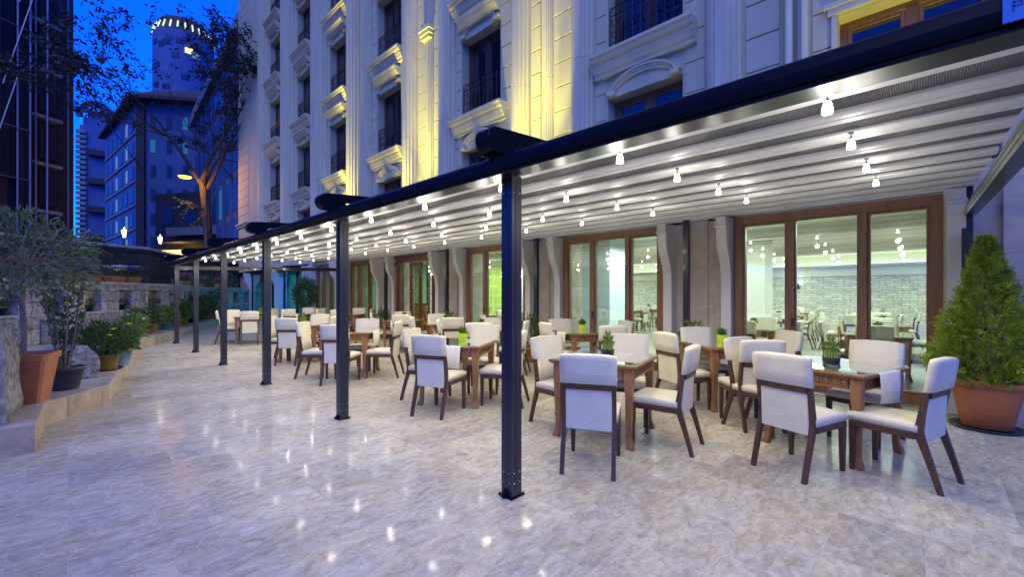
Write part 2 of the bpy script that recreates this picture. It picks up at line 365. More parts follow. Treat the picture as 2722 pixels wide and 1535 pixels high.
# ------------------------------------------------------------------ world
w = bpy.data.worlds.new('World'); sc.world = w; w.use_nodes = True
nt = w.node_tree; nt.nodes.clear()
o = nt.nodes.new('ShaderNodeOutputWorld'); bg = nt.nodes.new('ShaderNodeBackground'); sky = nt.nodes.new('ShaderNodeTexSky')
sky.sky_type = 'NISHITA'; sky.sun_disc = False; sky.sun_elevation = R(4); sky.sun_rotation = R(20); sky.ozone_density = 6; sky.air_density = 1.0; sky.dust_density = .3
tint = nt.nodes.new('ShaderNodeMix'); tint.data_type='RGBA'; tint.blend_type='MULTIPLY'; tint.inputs[0].default_value = 1
tint.inputs[7].default_value = (.10,1.30,5.2,1)
nt.links.new(sky.outputs[0], tint.inputs[6]); nt.links.new(tint.outputs[2], bg.inputs[0]); nt.links.new(bg.outputs[0], o.inputs[0])
bg.inputs[1].default_value = .12
sun_d = bpy.data.lights.new('dusk_sun','SUN'); sun_d.energy = 1.05; sun_d.angle = R(60); sun_d.color = (.55,.63,1.0)
sun = bpy.data.objects.new('dusk_sun', sun_d); COL.objects.link(sun)
sun.rotation_euler = Vector((.50,.34,-.80)).to_track_quat('-Z','Y').to_euler()

def point(name, loc, power, col=(1,1,1), rad=.03, spot=None, dirv=None, blend=.5):
    d = bpy.data.lights.new(name, 'SPOT' if spot else 'POINT'); d.energy = power; d.color = col; d.shadow_soft_size = rad
    if spot: d.spot_size = spot; d.spot_blend = blend
    ob = bpy.data.objects.new(name, d); COL.objects.link(ob); ob.location = loc
    if dirv: ob.rotation_euler = Vector(dirv).to_track_quat('-Z','Y').to_euler()
    return ob
def area(name, loc, power, sx, sy, col, dirv=(0,0,-1)):
    d = bpy.data.lights.new(name,'AREA'); d.shape='RECTANGLE'; d.size=sx; d.size_y=sy; d.energy=power; d.color=col
    ob = bpy.data.objects.new(name,d); COL.objects.link(ob); ob.location=loc
    ob.rotation_euler = Vector(dirv).to_track_quat('-Z','Y').to_euler()
    return ob

# ------------------------------------------------------------------ ground
g = MB(); g.box(-400,400,-400,500,-.6,-.06); tag(g.build('ground', M['asphalt']), kind='structure')
g = MB(); g.box(-14,7.36,-12,30,-.05,0); tag(g.build('terrace_pavement', M['floor']), kind='structure')

# ------------------------------------------------------------------ PERGOLA
Y0, Y1 = -.40, 15.38
PX = 2.15
POSTS = [2.08+2.65*k for k in range(6)]
pg = thing('pergola', 'long dark aluminium pergola with white ribbed roof along the hotel front', 'pergola', (PX,0,0))
def rz_(X): return 2.36 + .058*(X-2.55)
def L(x): return x-PX
# posts
pb = MB(); pb.box(-.05,.05,-.05,.05,0,2.22)
pb.box(-.053,-.0502,-.012,.012,.0,2.15); pb.box(-.012,.012,-.053,-.0502,0,2.15)
post = None
for y in POSTS:
    if post is None:
        post = pb.build('post', M['steel'], pg, bevel=.004)
        fb = MB(); fb.box(-.066,.066,-.066,.066,0,.008); 
        for dx,dy in ((-.058,-.058),(.058,-.058),(-.058,.058),(.058,.058)): fb.lathe([(.007,.008),(.007,.018),(.004,.022)],8,(dx,dy,0))
        fb.hexa([(-.090,-.015,.008),(-.05,-.015,.008),(-.05,.015,.008),(-.090,.015,.008)],[(-.068,-.010,.05),(-.051,-.010,.065),(-.051,.010,.065),(-.068,.010,.05)])
        fb.build('foot_plate', M['steel2'], post)
        for z in (.10,.17,2.10,2.16):
            for s in (-.028,.028):
                for q in (0,1):
                    bb=MB(); bb.blob((-.051,s,z) if q else (s,-.051,z),(.006,.006,.006),1,0); bb.build('bolt', M['bolt'], post)
        post.location = (0,y,0)
    else: part_copy(post, (0,y,0))
# back posts against the facade
b = MB(); b.box(-.045,.045,-.045,.045,0,2.66); bp_ = b.build('back_post', M['steel'], pg, bevel=.004); bp_.location = (L(7.06),-.335,0)
for y in (2.83,6.08,9.25,12.42,15.36): part_copy(bp_, (L(7.06),y,0))
# front gutter beam, profile in XZ
prof = [(1.955,2.183),(1.949,2.186),(1.949,2.198),(1.956,2.201),(1.944,2.206),(1.936,2.225),(1.934,2.25),(1.938,2.275),(1.952,2.298),(1.972,2.312),(2.0,2.318),(2.225,2.318),(2.225,2.236),(2.205,2.236),(2.200,2.228)]
b = MB(); b.prism([(L(x),z) for x,z in prof], lambda u,v,ww:(u,ww,v), -2.6, Y1+.04)
b.build('gutter_beam', M['steel2'], pg)
# rails running to the building over each post, with round noses
def rail_bm():
    m = MB(); n=9
    pts=[]
    for i in range(n+1):
        t = PI/2 + PI*i/n
        pts.append((-.10+.085*math.cos(t), .085*math.sin(t)))
    poly = pts + [(.02,-.085),(.14,.018),(4.95,.018),(4.95,.10),(.3,.10)]
    m.prism([(u, v + .058*max(u,0)) for u,v in poly], lambda u,v,ww:(u,ww,v), -.065,.065)
    return m
rl = None
for y in [-.57] + POSTS:
    if rl is None:
        rl = rail_bm().build('roof_rail', M['steel2'], pg, bevel=.006); rl.location = (L(2.05), y, 2.415)
    else: part_copy(rl, (L(2.05), y, 2.415))
# end beams
for nm, y, zf, zb in (('end_beam',-.36,2.06,2.28),('end_beam',15.34,2.10,2.24)):
    m = MB()
    for (a0,a1,w0,w1) in ((0,.11,-.045,.045),):
        m.hexa([(L(2.2),w0,zf+a0),(L(7.0),w0,zb+a0),(L(7.0),w1,zb+a0),(L(2.2),w1,zf+a0)],[(L(2.2),w0,zf+a1),(L(7.0),w0,zb+a1),(L(7.0),w1,zb+a1),(L(2.2),w1,zf+a1)])
    for a in (.03,.075):
        m.hexa([(L(2.2),.045,zf+a),(L(7.0),.045,zb+a),(L(7.0),.051,zb+a),(L(2.2),.051,zf+a)],[(L(2.2),.045,zf+a+.012),(L(7.0),.045,zb+a+.012),(L(7.0),.051,zb+a+.012),(L(2.2),.051,zf+a+.012)])
    e = m.build(nm, M['steel'], pg, bevel=.003); e.location=(0,y,0)
# white cross ribs + ridged roof sheets between
RIBX = [2.55+.495*k for k in range(10)]
rb = None
for i,x in enumerate(RIBX):
    if rb is None:
        m = MB(); m.prism([(-.086,.018),(-.078,.004),(-.062,0),(.062,0),(.078,.004),(.086,.018),(.086,.050),(-.086,.050)], lambda u,v,ww:(u,ww,v), Y0, Y1)
        m.box(-.092,-.0855,Y0,Y1,.012,.026); m.box(-.012,.012,Y0,Y1,-.004,.0005)
        rb = m.build('roof_rib', M['rib'], pg); rb.location=(L(x),0,rz_(x))
    else: part_copy(rb, (L(x),0,rz_(x)))
xs = [2.20]+RIBX+[7.28]
for i in range(len(xs)-1):
    m = MB(); xa,xb = xs[i]+.080, xs[i+1]-.080
    if i==0: xa=2.232
    n=4
    for k in range(n):
        u0,u1=k/n,(k+1)/n
        p = lambda u:(L(xa+(xb-xa)*u), (2.300+(rz_(RIBX[0])+.03-2.300)*u) if i==0 else rz_(xa+(xb-xa)*u)+.040-.008*math.sin(PI*u))
        (a0,z0),(a1,z1)=p(u0),p(u1)
        m.hexa([(a0,Y0,z0),(a1,Y0,z1),(a1,Y1,z1),(a0,Y1,z0)],[(a0,Y0,z0+.006),(a1,Y0,z1+.006),(a1,Y1,z1+.006),(a0,Y1,z0+.006)])
    m.build('roof_sheet', M['ridged'], pg)

# ------------------------------------------------------------------ PENDANT LAMPS
LX = [2.49,3.38,4.33,5.22]; LY = [.335+1.095*k for k in range(14)]
ordn = ['first','second','third','fourth','fifth','sixth','seventh','eighth','ninth','tenth','eleventh','twelfth','thirteenth','fourteenth']
lamp0=None
for j,y in enumerate(LY):
    for i,x in enumerate(LX):
        z = rz_(x)
        lab = 'glowing white pendant lamp, %s of four from the front, %s row from the right'%(ordn[i],ordn[j])
        if lamp0 is None:
            lamp0 = thing('pendant_lamp', lab, 'lamp', (x,y,z), 0, 'pendant lamps under the pergola roof')
            m=MB(); m.lathe([(.022,.0),(.024,-.012),(.008,-.018),(.006,-.05),(.017,-.055),(.019,-.085)],12); m.build('socket',M['lampmetal'],lamp0,smooth=True)
            m=MB(); m.lathe([(.018,-.07),(.024,-.082),(.031,-.105),(.036,-.135),(.037,-.16),(.033,-.165),(.030,-.150),(.020,-.10)],14,cap=False); m.lathe([(.004,-.146),(.020,-.138),(.024,-.12),(.014,-.09)],10)
            m.build('glass_shade',M['lampglow'],lamp0,smooth=True); lamp0.scale=(.63,.63,.63)
        else: dup(lamp0,(x,y,z),0,lab,None,(.63,.63,.63))
        point('pendant_light',(x,y,z-.170), 13.5,(1,.89,.70),.012,R(160),(0,0,-1),.6); point('pendant_glow',(x,y,z-.235),2.0,(1,.95,.86),.03)

# ------------------------------------------------------------------ HOTEL
ht = thing('hotel_building','white classical hotel with fluted pilasters, balconies and brown windows','hotel',(7.3,8,0))
HX,HY = 7.3,8.0
class HB(MB):   # world coordinates, stored relative to hotel origin
    def build(s,name,mat,parent=None,**k):
        s.v=[(a-HX,b-HY,c) for a,b,c in s.v]
        return MB.build(s,name,mat,parent if parent else ht,**k)
TOP=23.5
BAYS=[(.13,.74),(3.72,.73),(8.17,.74),(12.65,.74),(16.42,.74),(19.95,.74),(23.75,.74)]
SILL=[2.95,6.0,9.12,12.3,15.4,18.5]; HEAD=[5.2,8.12,11.28,14.4,17.5,20.6]
# main wall in pieces (piers between bays and spandrels)
edges=[-8.0]+[v for c,h in BAYS for v in (c-h,c+h)]+[30.4]
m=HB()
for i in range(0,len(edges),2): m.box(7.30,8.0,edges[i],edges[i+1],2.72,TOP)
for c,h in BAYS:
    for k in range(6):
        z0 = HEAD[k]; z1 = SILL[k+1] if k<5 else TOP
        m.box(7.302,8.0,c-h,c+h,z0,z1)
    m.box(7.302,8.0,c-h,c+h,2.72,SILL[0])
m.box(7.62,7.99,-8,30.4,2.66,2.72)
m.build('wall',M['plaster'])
m=HB(); m.box(8.0,20.5,-8,30.4,3.3,TOP-.02); m.build('rear_block',M['plaster'])
# grooved rustication panels
def grooved(y0,y1,z0=2.75,z1=TOP,dx=.03,step=.515):
    m=HB(); z=z0
    while z<z1:
        m.box(7.30-dx,7.301,y0,y1,z,min(z+step-.02,z1)); z+=step
    return m.build('rusticated_panel',M['plaster'],bevel=.006)
def pilaster(y0,y1,x=7.30,d=.27,z0=2.75,z1=TOP):
    w_=y1-y0; m=HB()
    steps=[0,.10,.10,.22,.22,.36,.36,.64,.64,.78,.78,.90,.90,1.0]
    deps =[.35,.35,.65,.65,.85,.85,1.0,1.0,.85,.85,.65,.65,.35,.35]
    poly=[(y0+w_*s, x-d*q) for s,q in zip(steps,deps)]+[(y1,x+.001),(y0,x+.001)]
    z=z0
    for zt in (6.12,9.25,12.4,15.5,18.6,z1):
        m.prism(poly,lambda u,v,ww:(v,u,ww),z,zt-.008); z=zt
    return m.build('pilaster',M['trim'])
for a,b_ in ((2.05,2.56),(4.74,5.24),(6.45,6.95),(9.14,9.78),(10.98,11.6),(13.72,14.28),(14.62,15.45),(17.35,18.9),(21.0,22.6),(24.8,26.1),(-2.3,-1.7)): pilaster(a,b_)
for a,b_ in ((5.80,6.10),(10.17,10.52)): pilaster(a,b_,7.30,.11)
for a,b_ in ((.90,1.15),(1.55,2.0),(5.30,5.76),(6.14,6.42),(9.84,10.13),(10.56,10.93)): grooved(a,b_)
grooved(28.2,30.38,5.62)
for a,b_ in ((2.62,2.95),(4.49,4.71),(7.0,7.40),(8.95,9.11),(11.64,11.88),(13.42,13.68)): grooved(a,b_,dx=.018)
# drain pipe strips right of window A
m=HB(); m.tube([(7.2,1.42,2.75),(7.2,1.42,TOP)],.05,10); m.build('downpipe',M['trim'],smooth=True)
m=HB(); m.prism([(1.19,7.18),(1.25,7.13),(1.31,7.18),(1.31,7.301),(1.19,7.301)],lambda u,v,ww:(v,u,ww),2.75,TOP); m.build('wall_strip',M['trim'])
# little console ornament on the strip between bays B and C
m=HB(); m.box(7.12,7.23,10.15,10.54,8.75,8.83); m.box(7.08,7.23,10.12,10.57,8.86,8.95); m.box(7.05,7.23,10.09,10.6,8.97,9.05)
for q in range(6): m.blob((7.14,10.2+.06*q,9.12+.07*math.sin(q*1.6)),(.05,.045,.06),1,.1,q)
m.build('carved_capital',M['trim'])

# window units (frame + pane), sill cornice, arch, balcony
def sill_m(c,z,hw=.98,small=False):
    m=HB(); s=.62 if small else 1.0
    pr=[(7.301,z),(6.99+.15*(1-s),z),(6.99+.15*(1-s),z-.05),(7.02+.15*(1-s),z-.06),(7.04+.13*(1-s),z-.13*s),(7.10,z-.15*s),(7.11,z-.22*s),(7.13,z-.24*s),(7.16,z-.31*s),(7.20,z-.34*s),(7.20,z-.40*s),(7.301,z-.40*s)]
    m.prism(pr,lambda u,v,ww:(u,ww,v),c-hw,c+hw)
    return m
def arch_m(c,z,h):
    m=HB(); n=14; hw=.55
    for (ro,ri,xx) in ((0,.04,7.21),(.04,.08,7.235),(.08,.13,7.255)):
        pts=[]
        for i in range(n+1):
            t=PI*i/n; 
            pts.append((c+hw*math.cos(t), z+.06+.21*math.sin(t), t))
        for i in range(n):
            (ya,za,ta),(yb,zb,tb)=pts[i],pts[i+1]
            o0=.13-ro; o1=.13-ri
            f=lambda y,zz,t,o:(y+o*math.cos(t)*.6, zz+o*math.sin(t))
            a0=f(ya,za,ta,o0);b0=f(yb,zb,tb,o0);a1=f(ya,za,ta,o1);b1=f(yb,zb,tb,o1)
            m.hexa([(xx,a1[0],a1[1]),(7.303,a1[0],a1[1]),(7.303,a0[0],a0[1]),(xx,a0[0],a0[1])],[(xx,b1[0],b1[1]),(7.303,b1[0],b1[1]),(7.303,b0[0],b0[1]),(xx,b0[0],b0[1])])
    for s in (-1,1):
        y=c+s*(hw+.085)
        m.box(7.20,7.303,y-.10 if s>0 else y-.05,y+.05 if s>0 else y+.10,z+.005,z+.07); m.box(7.225,7.302,y-.09,y+.09,z+.07,z+.12)
    return m
def win_unit(c,h,z0,z1,mat):
    f=HB(); x0,x1=7.56,7.63; t=.08
    f.box(x0,x1,c-h,c-h+t,z0,z1); f.box(x0,x1,c+h-t,c+h,z0,z1); f.box(x0,x1,c-h+t,c+h-t,z1-t,z1); f.box(x0,x1,c-h+t,c+h-t,z0,z0+t)
    f.box(x0-.012,x1,c-.06,c+.06,z0+t,z1-t)
    for s in (-1,1):
        a,b_=(c-h+t,c-.06) if s<0 else (c+.06,c+h-t)
        f.box(x0+.012,x1-.01,a,a+.05,z0+t,z1-t); f.box(x0+.012,x1-.01,b_-.05,b_,z0+t,z1-t); f.box(x0+.012,x1-.01,a+.05,b_-.05,z1-t-.05,z1-t); f.box(x0+.012,x1-.01,a+.05,b_-.05,z0+t,z0+t+.05)
    fo=f.build('window',mat,bevel=.004)
    p=HB(); p.box(x0+.035,x0+.041,c-h+t+.05,c+h-t-.05,z0+t,z1-t-.04); po=p.build('pane',M['darkpane'],fo)
    return fo
def balcony_m(c,h,z):
    m=HB(); x=7.34; H_=.95; hw=h-.03
    def bar(y0,z0,y1,z1,r=.011):
        m.tube([(x,y0,z0),(x,y1,z1)],r,4)
    for zz in (z+.06,z+.80,z+H_): bar(c-hw,zz,c+hw,zz,.014)
    n=9
    for i in range(n+1):
        y=c-hw+2*hw*i/n; bar(y,z,y,z+H_,.009 if 0<i<n else .016)
    rr=random.Random(int(c*10))
    for i in range(n):
        y=c-hw+2*hw*(i+.5)/n
        for zz,rad in ((z+.22,.085),(z+.44,.075),(z+.65,.085),(z+.875,.05)):
            pts=[]; ph=rr.uniform(0,6.28)
            for q in range(11):
                t=ph+q*.62; r_=rad*(1-.06*q)
                pts.append((x+rr.uniform(-.01,.01),y+r_*math.cos(t),zz+r_*math.sin(t)))
            m.tube(pts,.0085,3,False)
    return m
for bi,(c,h) in enumerate(BAYS):
    for k in range(6):
        if k==0:
            if bi<=5: win_unit(c,h,SILL[0]+.02,HEAD[0],M['brown'] if bi<=1 else M['dkbrown'])
        else: win_unit(c,h,SILL[k],HEAD[k],M['dkbrown'])
        if bi==0 and k>0: continue
        if k<5 and bi>0: 
            m=arch_m(c,HEAD[k],h); m.build('arch_moulding',M['trim'])
        if k>=1:
            sill_m(c,SILL[k]).build('sill_cornice',M['trim'])
            balcony_m(c,h,SILL[k]+.005).build('balcony_railing',M['iron'])
            if k>=2 and k<5:
                mm=sill_m(c,SILL[k]-.52,.72,True); mm.build('lower_cornice',M['trim'])
                mm=HB()
                rr=random.Random(bi*10+k)
                for q in range(-5,6): mm.blob((7.27,c+q*.085,SILL[k]-.46+.10*math.exp(-(q*.45)**2)+rr.uniform(-.015,.015)),(.05,.045,.05),1,.15,q+9)
                mm.blob((7.25,c,SILL[k]-.34),(.06,.10,.09),2,.1,3); mm.build('carved_ornament',M['trim'])
# yellow-lit frame around the rightmost upper window
c,h=BAYS[0]
m=HB(); m.box(7.24,7.30,c-h-.06,c-h-.003,2.95,5.32); m.box(7.24,7.30,c+h+.003,c+h+.06,2.95,5.32); m.box(7.22,7.301,c-h-.10,c+h+.10,5.21,5.30); m.box(7.19,7.301,c-h-.14,c+h+.14,5.30,5.36); m.build('window_surround',M['trim'])
arch_m(c,5.36,h).build('arch_moulding',M['trim'])
# small cornice at the bottom of the far corner projection
m=HB(); m.box(7.2,7.301,28.15,30.45,5.42,5.62); m.box(7.12,7.301,28.1,30.5,5.55,5.62); m.build('corner_cornice',M['trim'])

# ---- ground floor: stone piers, consoles, windows, door
WIN=[(-.15,2.17),(3.32,5.53),(6.57,8.72),(13.33,15.42),(16.5,18.55)]
DOOR=(10.0,12.16)
ops=WIN[:3]+[DOOR]+WIN[3:]
piers=[(2.17,3.32),(5.53,6.57),(8.72,10.0),(12.16,13.33),(15.42,16.5),(18.55,19.3)]
for a,b_ in piers:
    m=HB(); m.box(7.36,7.95,a,b_,0,2.72); m.build('stone_pier',M['beige'])
    m=HB(); m.box(7.33,7.36,a+.42,b_-.42,0,2.72); m.build('stone_strip',M['beige'])
m=HB(); m.box(7.30,7.95,-9,-.15,0,2.72); m.build('stone_pier',M['beige'])
m=HB(); m.box(7.22,7.30,-9,-.62,0,2.70); m.build('stone_strip',M['beige'])
m=HB(); m.box(7.28,7.36,-.15,19.3,2.64,2.72); m.box(7.36,7.95,-.15,19.3,2.61,2.72); m.build('fascia',M['trim'])
def console(y,wd=.15,nm='console_bracket'):
    m=HB()
    pr=[(7.37,0),(7.20,0),(7.20,1.62),(7.19,1.75),(7.16,1.88),(7.11,1.98),(7.05,2.07),(7.005,2.17),(6.985,2.30),(6.985,2.42),(6.96,2.44),(6.96,2.60),(7.37,2.60)]
    m.prism(pr,lambda u,v,ww:(u,ww,v),y-wd/2,y+wd/2)
    m.prism([(7.10,2.43),(6.955,2.43),(6.94,2.455),(6.955,2.48),(7.10,2.48)],lambda u,v,ww:(u,ww,v),y-wd/2-.012,y+wd/2+.012)
    m.box(7.17,7.202,y-wd/2-.02,y+wd/2+.02,0,.14)
    return m.build(nm,M['consol'],bevel=.004)
for a,b_ in ops:
    console(a-.10); console(b_+.10)
def big_window(a,b_,mull=(.325,.675)):
    f=HB(); x0,x1=7.30,7.42; z0,z1=.03,2.61; t=.115
    f.box(x0,x1,a,a+t,z0,z1); f.box(x0,x1,b_-t,b_,z0,z1); f.box(x0,x1,a+t,b_-t,z1-.13,z1); f.box(x0,x1,a+t,b_-t,z0,z0+.12)
    w_=b_-a; cuts=[a+t]+[a+w_*q for q in mull]+[b_-t]
    for q in mull: f.box(x0-.01,x1,a+w_*q-.048,a+w_*q+.048,z0+.12,z1-.13)
    for i in range(3):
        u=cuts[i]+(.048 if i else 0); v=cuts[i+1]-(.048 if i<2 else 0)
        if i==1: s=.012
        else: s=.032
        f.box(x0+.02,x1-.02,u,u+s,z0+.12,z1-.13); f.box(x0+.02,x1-.02,v-s,v,z0+.12,z1-.13); f.box(x0+.02,x1-.02,u+s,v-s,z1-.13-s,z1-.13); f.box(x0+.02,x1-.02,u+s,v-s,z0+.12,z0+.12+s)
    fo=f.build('dining_window',M['brown'],bevel=.004)
    p=HB()
    for i in range(3):
        u=cuts[i]+(.052 if i else 0); v=cuts[i+1]-(.052 if i<2 else 0)
        p.box(x0+.06,x0+.066,u+.003,v-.003,z0+.125,z1-.135)
    p.build('pane',M['glass'],fo)
    m=HB(); q=mull[0]; y=a+w_*mull[1]-.03
    m.box(x0-.045,x0-.012,y-.012,y+.012,1.02,1.06); m.box(x0-.055,x0-.035,y-.012,y+.012,.93,1.06); m.build('handle',M['iron'],fo)
    return fo
for a,b_ in WIN: big_window(a,b_)
# carved entrance door, one leaf open
dm=HB(); a,b_=DOOR
dm.box(7.26,7.44,a,a+.22,0,2.6); dm.box(7.26,7.44,b_-.22,b_,0,2.6); dm.box(7.24,7.44,a,b_,2.40,2.6); dm.box(7.20,7.44,a-.03,b_+.03,2.54,2.61)
for y in (a+.11,b_-.11):
    dm.tube([(7.25,y,.1),(7.25,y,2.3)],.05,8); dm.box(7.19,7.30,y-.085,y+.085,2.28,2.40); dm.box(7.19,7.30,y-.085,y+.085,.0,.16)
dm.box(7.27,7.44,a+.22,a+.62,0,.5); dm.box(7.27,7.44,b_-.62,b_-.22,0,.5)
dfr=dm.build('entrance_door',M['doorwood'],bevel=.005)
p=HB(); p.box(7.34,7.346,a+.22,a+.62,.5,2.4); p.box(7.34,7.346,b_-.62,b_-.22,.5,2.4); p.build('pane',M['glass'],dfr)
def leaf(y,ang,sgn):
    lm=HB(); mat=Matrix.Translation((7.40,y,0))@Matrix.Rotation(ang,4,'Z'); lm.m=mat
    wd=.62*sgn
    y0,y1=min(0,wd),max(0,wd)
    lm.box(-.03,.03,y0,y0+.11,.02,2.38); lm.box(-.03,.03,y1-.11,y1,.02,2.38); lm.box(-.03,.03,y0+.11,y1-.11,2.27,2.38); lm.box(-.03,.03,y0+.11,y1-.11,.02,.30)
    lo=lm.build('door_leaf',M['doorwood'],dfr)
    im=HB(); im.m=mat
    n=4
    for i in range(1,n): 
        yy=y0+.11+(y1-y0-.22)*i/n; im.tube([(-.02,yy,.3),(-.02,yy,2.27)],.008,4)
    rr=random.Random(3)
    for zc in [.5+.22*i for i in range(8)]:
        for yy in (y0+.2,y1-.2):
            im.tube([(-.025,yy+.08*math.cos(t*.7),zc+.09*math.sin(t*.7)) for t in range(9)],.008,3,False)
    im.build('door_grille',M['iron'],dfr)
    hm=HB(); hm.m=mat; hy=y1-.05 if sgn>0 else y0+.05
    hm.tube([(-.07,hy,.55),(-.07,hy,1.95)],.016,8)
    for zz in (.7,1.25,1.8): hm.blob((-.06,hy,zz),(.03,.03,.05),1,0)
    hm.build('door_handle',M['brass'],dfr)
leaf(b_-.62,R(0),-1); leaf(a+.62,R(-62),1)

# ---- dining room behind the windows
m=HB(); m.box(7.97,20.4,-7.9,19.3,-.04,-.005); m.build('interior_floor',M['intfloor'])
m=HB(); m.box(7.97,20.4,-7.9,30,2.85,2.95); m.box(10.6,10.9,-7.9,12.75,2.62,2.85); m.box(15.6,15.9,-7.9,12.75,2.62,2.85); m.build('interior_ceiling',M['ceil'])
m=HB(); m.box(20.0,20.4,-7.9,12.8,0,2.08); m.build('interior_stone_wall',M['splitstone'])
m=HB(); m.box(19.9,20.4,-7.9,12.8,2.08,2.85); m.box(7.97,20,-8.2,-7.9,0,2.85); m.build('interior_wall',M['cream'])
m=HB(); m.box(19.3,19.9,-7.8,12.7,2.42,2.47); m.build('interior_cornice',M['cream'])
m=HB(); m.box(19.35,19.85,-7.7,12.6,2.472,2.49); m.build('cove_light',M['cove'])
m=HB(); m.box(9.2,20,12.75,12.95,0,2.6); m.build('interior_green_wall',M['wallpaper'])
m=HB(); m.box(9.2,20,12.74,12.96,2.6,2.85); m.box(9.0,9.2,12.75,12.95,0,2.85); m.build('interior_wall',M['cream'])
for (x,y,s,mm) in ((9.9,6.15,.42,'colblue'),(11.4,3.0,.35,'cream'),(14.6,5.4,.35,'cream'),(14.6,-.6,.35,'cream'),(10.2,9.4,.3,'cream')):
    m=HB(); m.box(x-s,x+s,y-s,y+s,0,2.85); m.box(x-s-.03,x+s+.03,y-s-.03,y+s+.03,0,.1); m.build('interior_column',M[mm])
# lobby behind windows four and five
m=HB(); m.box(12.0,12.2,12.97,19.3,0,2.85); m.build('interior_mint_wall',M['mint'])
m=HB(); m.box(8.0,12.0,19.1,19.3,0,2.85); m.build('interior_wall',M['mint'])
# ceiling light panels of the room (its ordinary lamps)
for i,(x,y) in enumerate(((9.6,1.2),(9.6,4.6),(9.6,8.2),(13.2,1.0),(13.2,4.8),(13.2,9.5),(17.6,-1),(17.6,3),(17.6,7),(17.6,11))):
    area('dining_room_light',(x,y,2.6),84,1.6,1.6,(1,.98,.86))
area('lobby_light',(9.9,15.5,2.7),60,2,4,(.90,1,.72))
area('lobby_light',(9.6,11.4,2.7),50,1,1,(1,.9,.6)); area('dining_room_light',(12.5,11.6,2.6),60,2,1,(1,.97,.74))

# ---- teal lit glass lounge at the far end of the ground floor
m=HB(); m.box(7.36,7.95,27.9,30.3,0,2.72); m.build('stone_pier',M['beige'])
m=HB(); m.box(7.25,7.95,19.3,30.3,2.5,2.72); m.build('fascia',M['steel2'])
m=HB(); 
for y in (19.35,20.9,22.6,24.3,26.0,27.85): m.box(7.33,7.41,y-.04,y+.04,0,2.5)
m.box(7.33,7.41,19.35,27.85,0,.10)
lf=m.build('lounge_frame',M['steel2'])
p=HB(); p.box(7.36,7.366,19.4,27.8,.1,2.5); p.build('pane',M['tealglass'],lf)
m=HB(); m.box(10.5,10.6,19.3,25.5,0,2.5); m.build('lit_back_wall',M['tealight'])
m=HB(); m.box(10.5,10.6,25.5,30.2,0,2.5); m.box(7.95,10.5,30.2,30.3,0,2.5); m.build('blue_back_wall',M['bluelight'])
m=HB(); m.box(7.96,10.5,19.3,30.2,-.04,-.004); m.build('interior_floor',M['intfloor'])
for y in (21.6,23.6,25.3): 
    m=HB(); m.lathe([(.22,0),(.22,2.5)],16,(8.6,y,0)); m.build('interior_column',M['colblue'],smooth='auto')
for y in (19.2,23.4,27.95): console(y,.22)
area('lounge_light',(9.2,22.5,2.45),22,1.5,4,(.15,1,.85))
area('lounge_light',(9.2,27.5,2.45),25,1.5,3,(.15,.35,1))

# yellow floodlights standing on the pergola roof, washing the wall upward
YEL=(1,.85,.05)
def wash(y,x,z,pw,sp): point('wall_floodlight',(x,y,2.88),pw,YEL,.05,R(sp),(7.28-x,0,z-2.88),1.0)
for y,k in ((5.65,.8),(6.3,1.0),(6.75,.5),(10.1,.7),(10.5,.9),(11.25,.9),(14.85,.9),(15.25,.7)):
    m=HB(); m.box(6.66,6.86,y-.09,y+.09,2.76,2.83); m.box(6.72,6.80,y-.03,y+.03,2.70,2.76); m.build('floodlight',M['iron'],bevel=.01)
    wash(y,6.78,4.6,430*k,40); wash(y,6.66,8.4,1800*k,24)
for (y,pw) in ((3.72,26),(8.17,120),(12.65,170),(16.42,170)):
    for dy in (-.5,.5): point('sill_floodlight',(6.70,y+dy,2.9),pw,YEL,.05,R(24),(.11,0,1),.9)
point('sill_floodlight',(6.75,.15,2.9),95,YEL,.05,R(70),(.22,0,1),.8)

# small pale blue nameplate fixed on the front of the gutter beam
npt = thing('nameplate','small pale blue nameplate on the black gutter beam, top right corner','nameplate',(1.930,-.163,2.24))
m=MB(); m.box(-.004,0,-.16,0,-.037,.075); m.build('plate',pmat('pale_blue_plate',(.07,.25,.62),.35,var=.05),npt,bevel=.001)
m=MB()
def stroke(y,z,dy,dz): m.box(-.006,-.0041,min(y,y+dy)-.002,max(y,y+dy)+.002,min(z,z+dz)-.002,max(z,z+dz)+.002)
for q in range(3):
    y=-.022-.034*q
    stroke(y,-.008,0,.026); stroke(y,.018,-.016,0); stroke(y-.016,.008,0,.010); stroke(y,.006,-.016,0)
    stroke(y,.040,-.018,0)
m.build('lettering',M['signink'],npt)

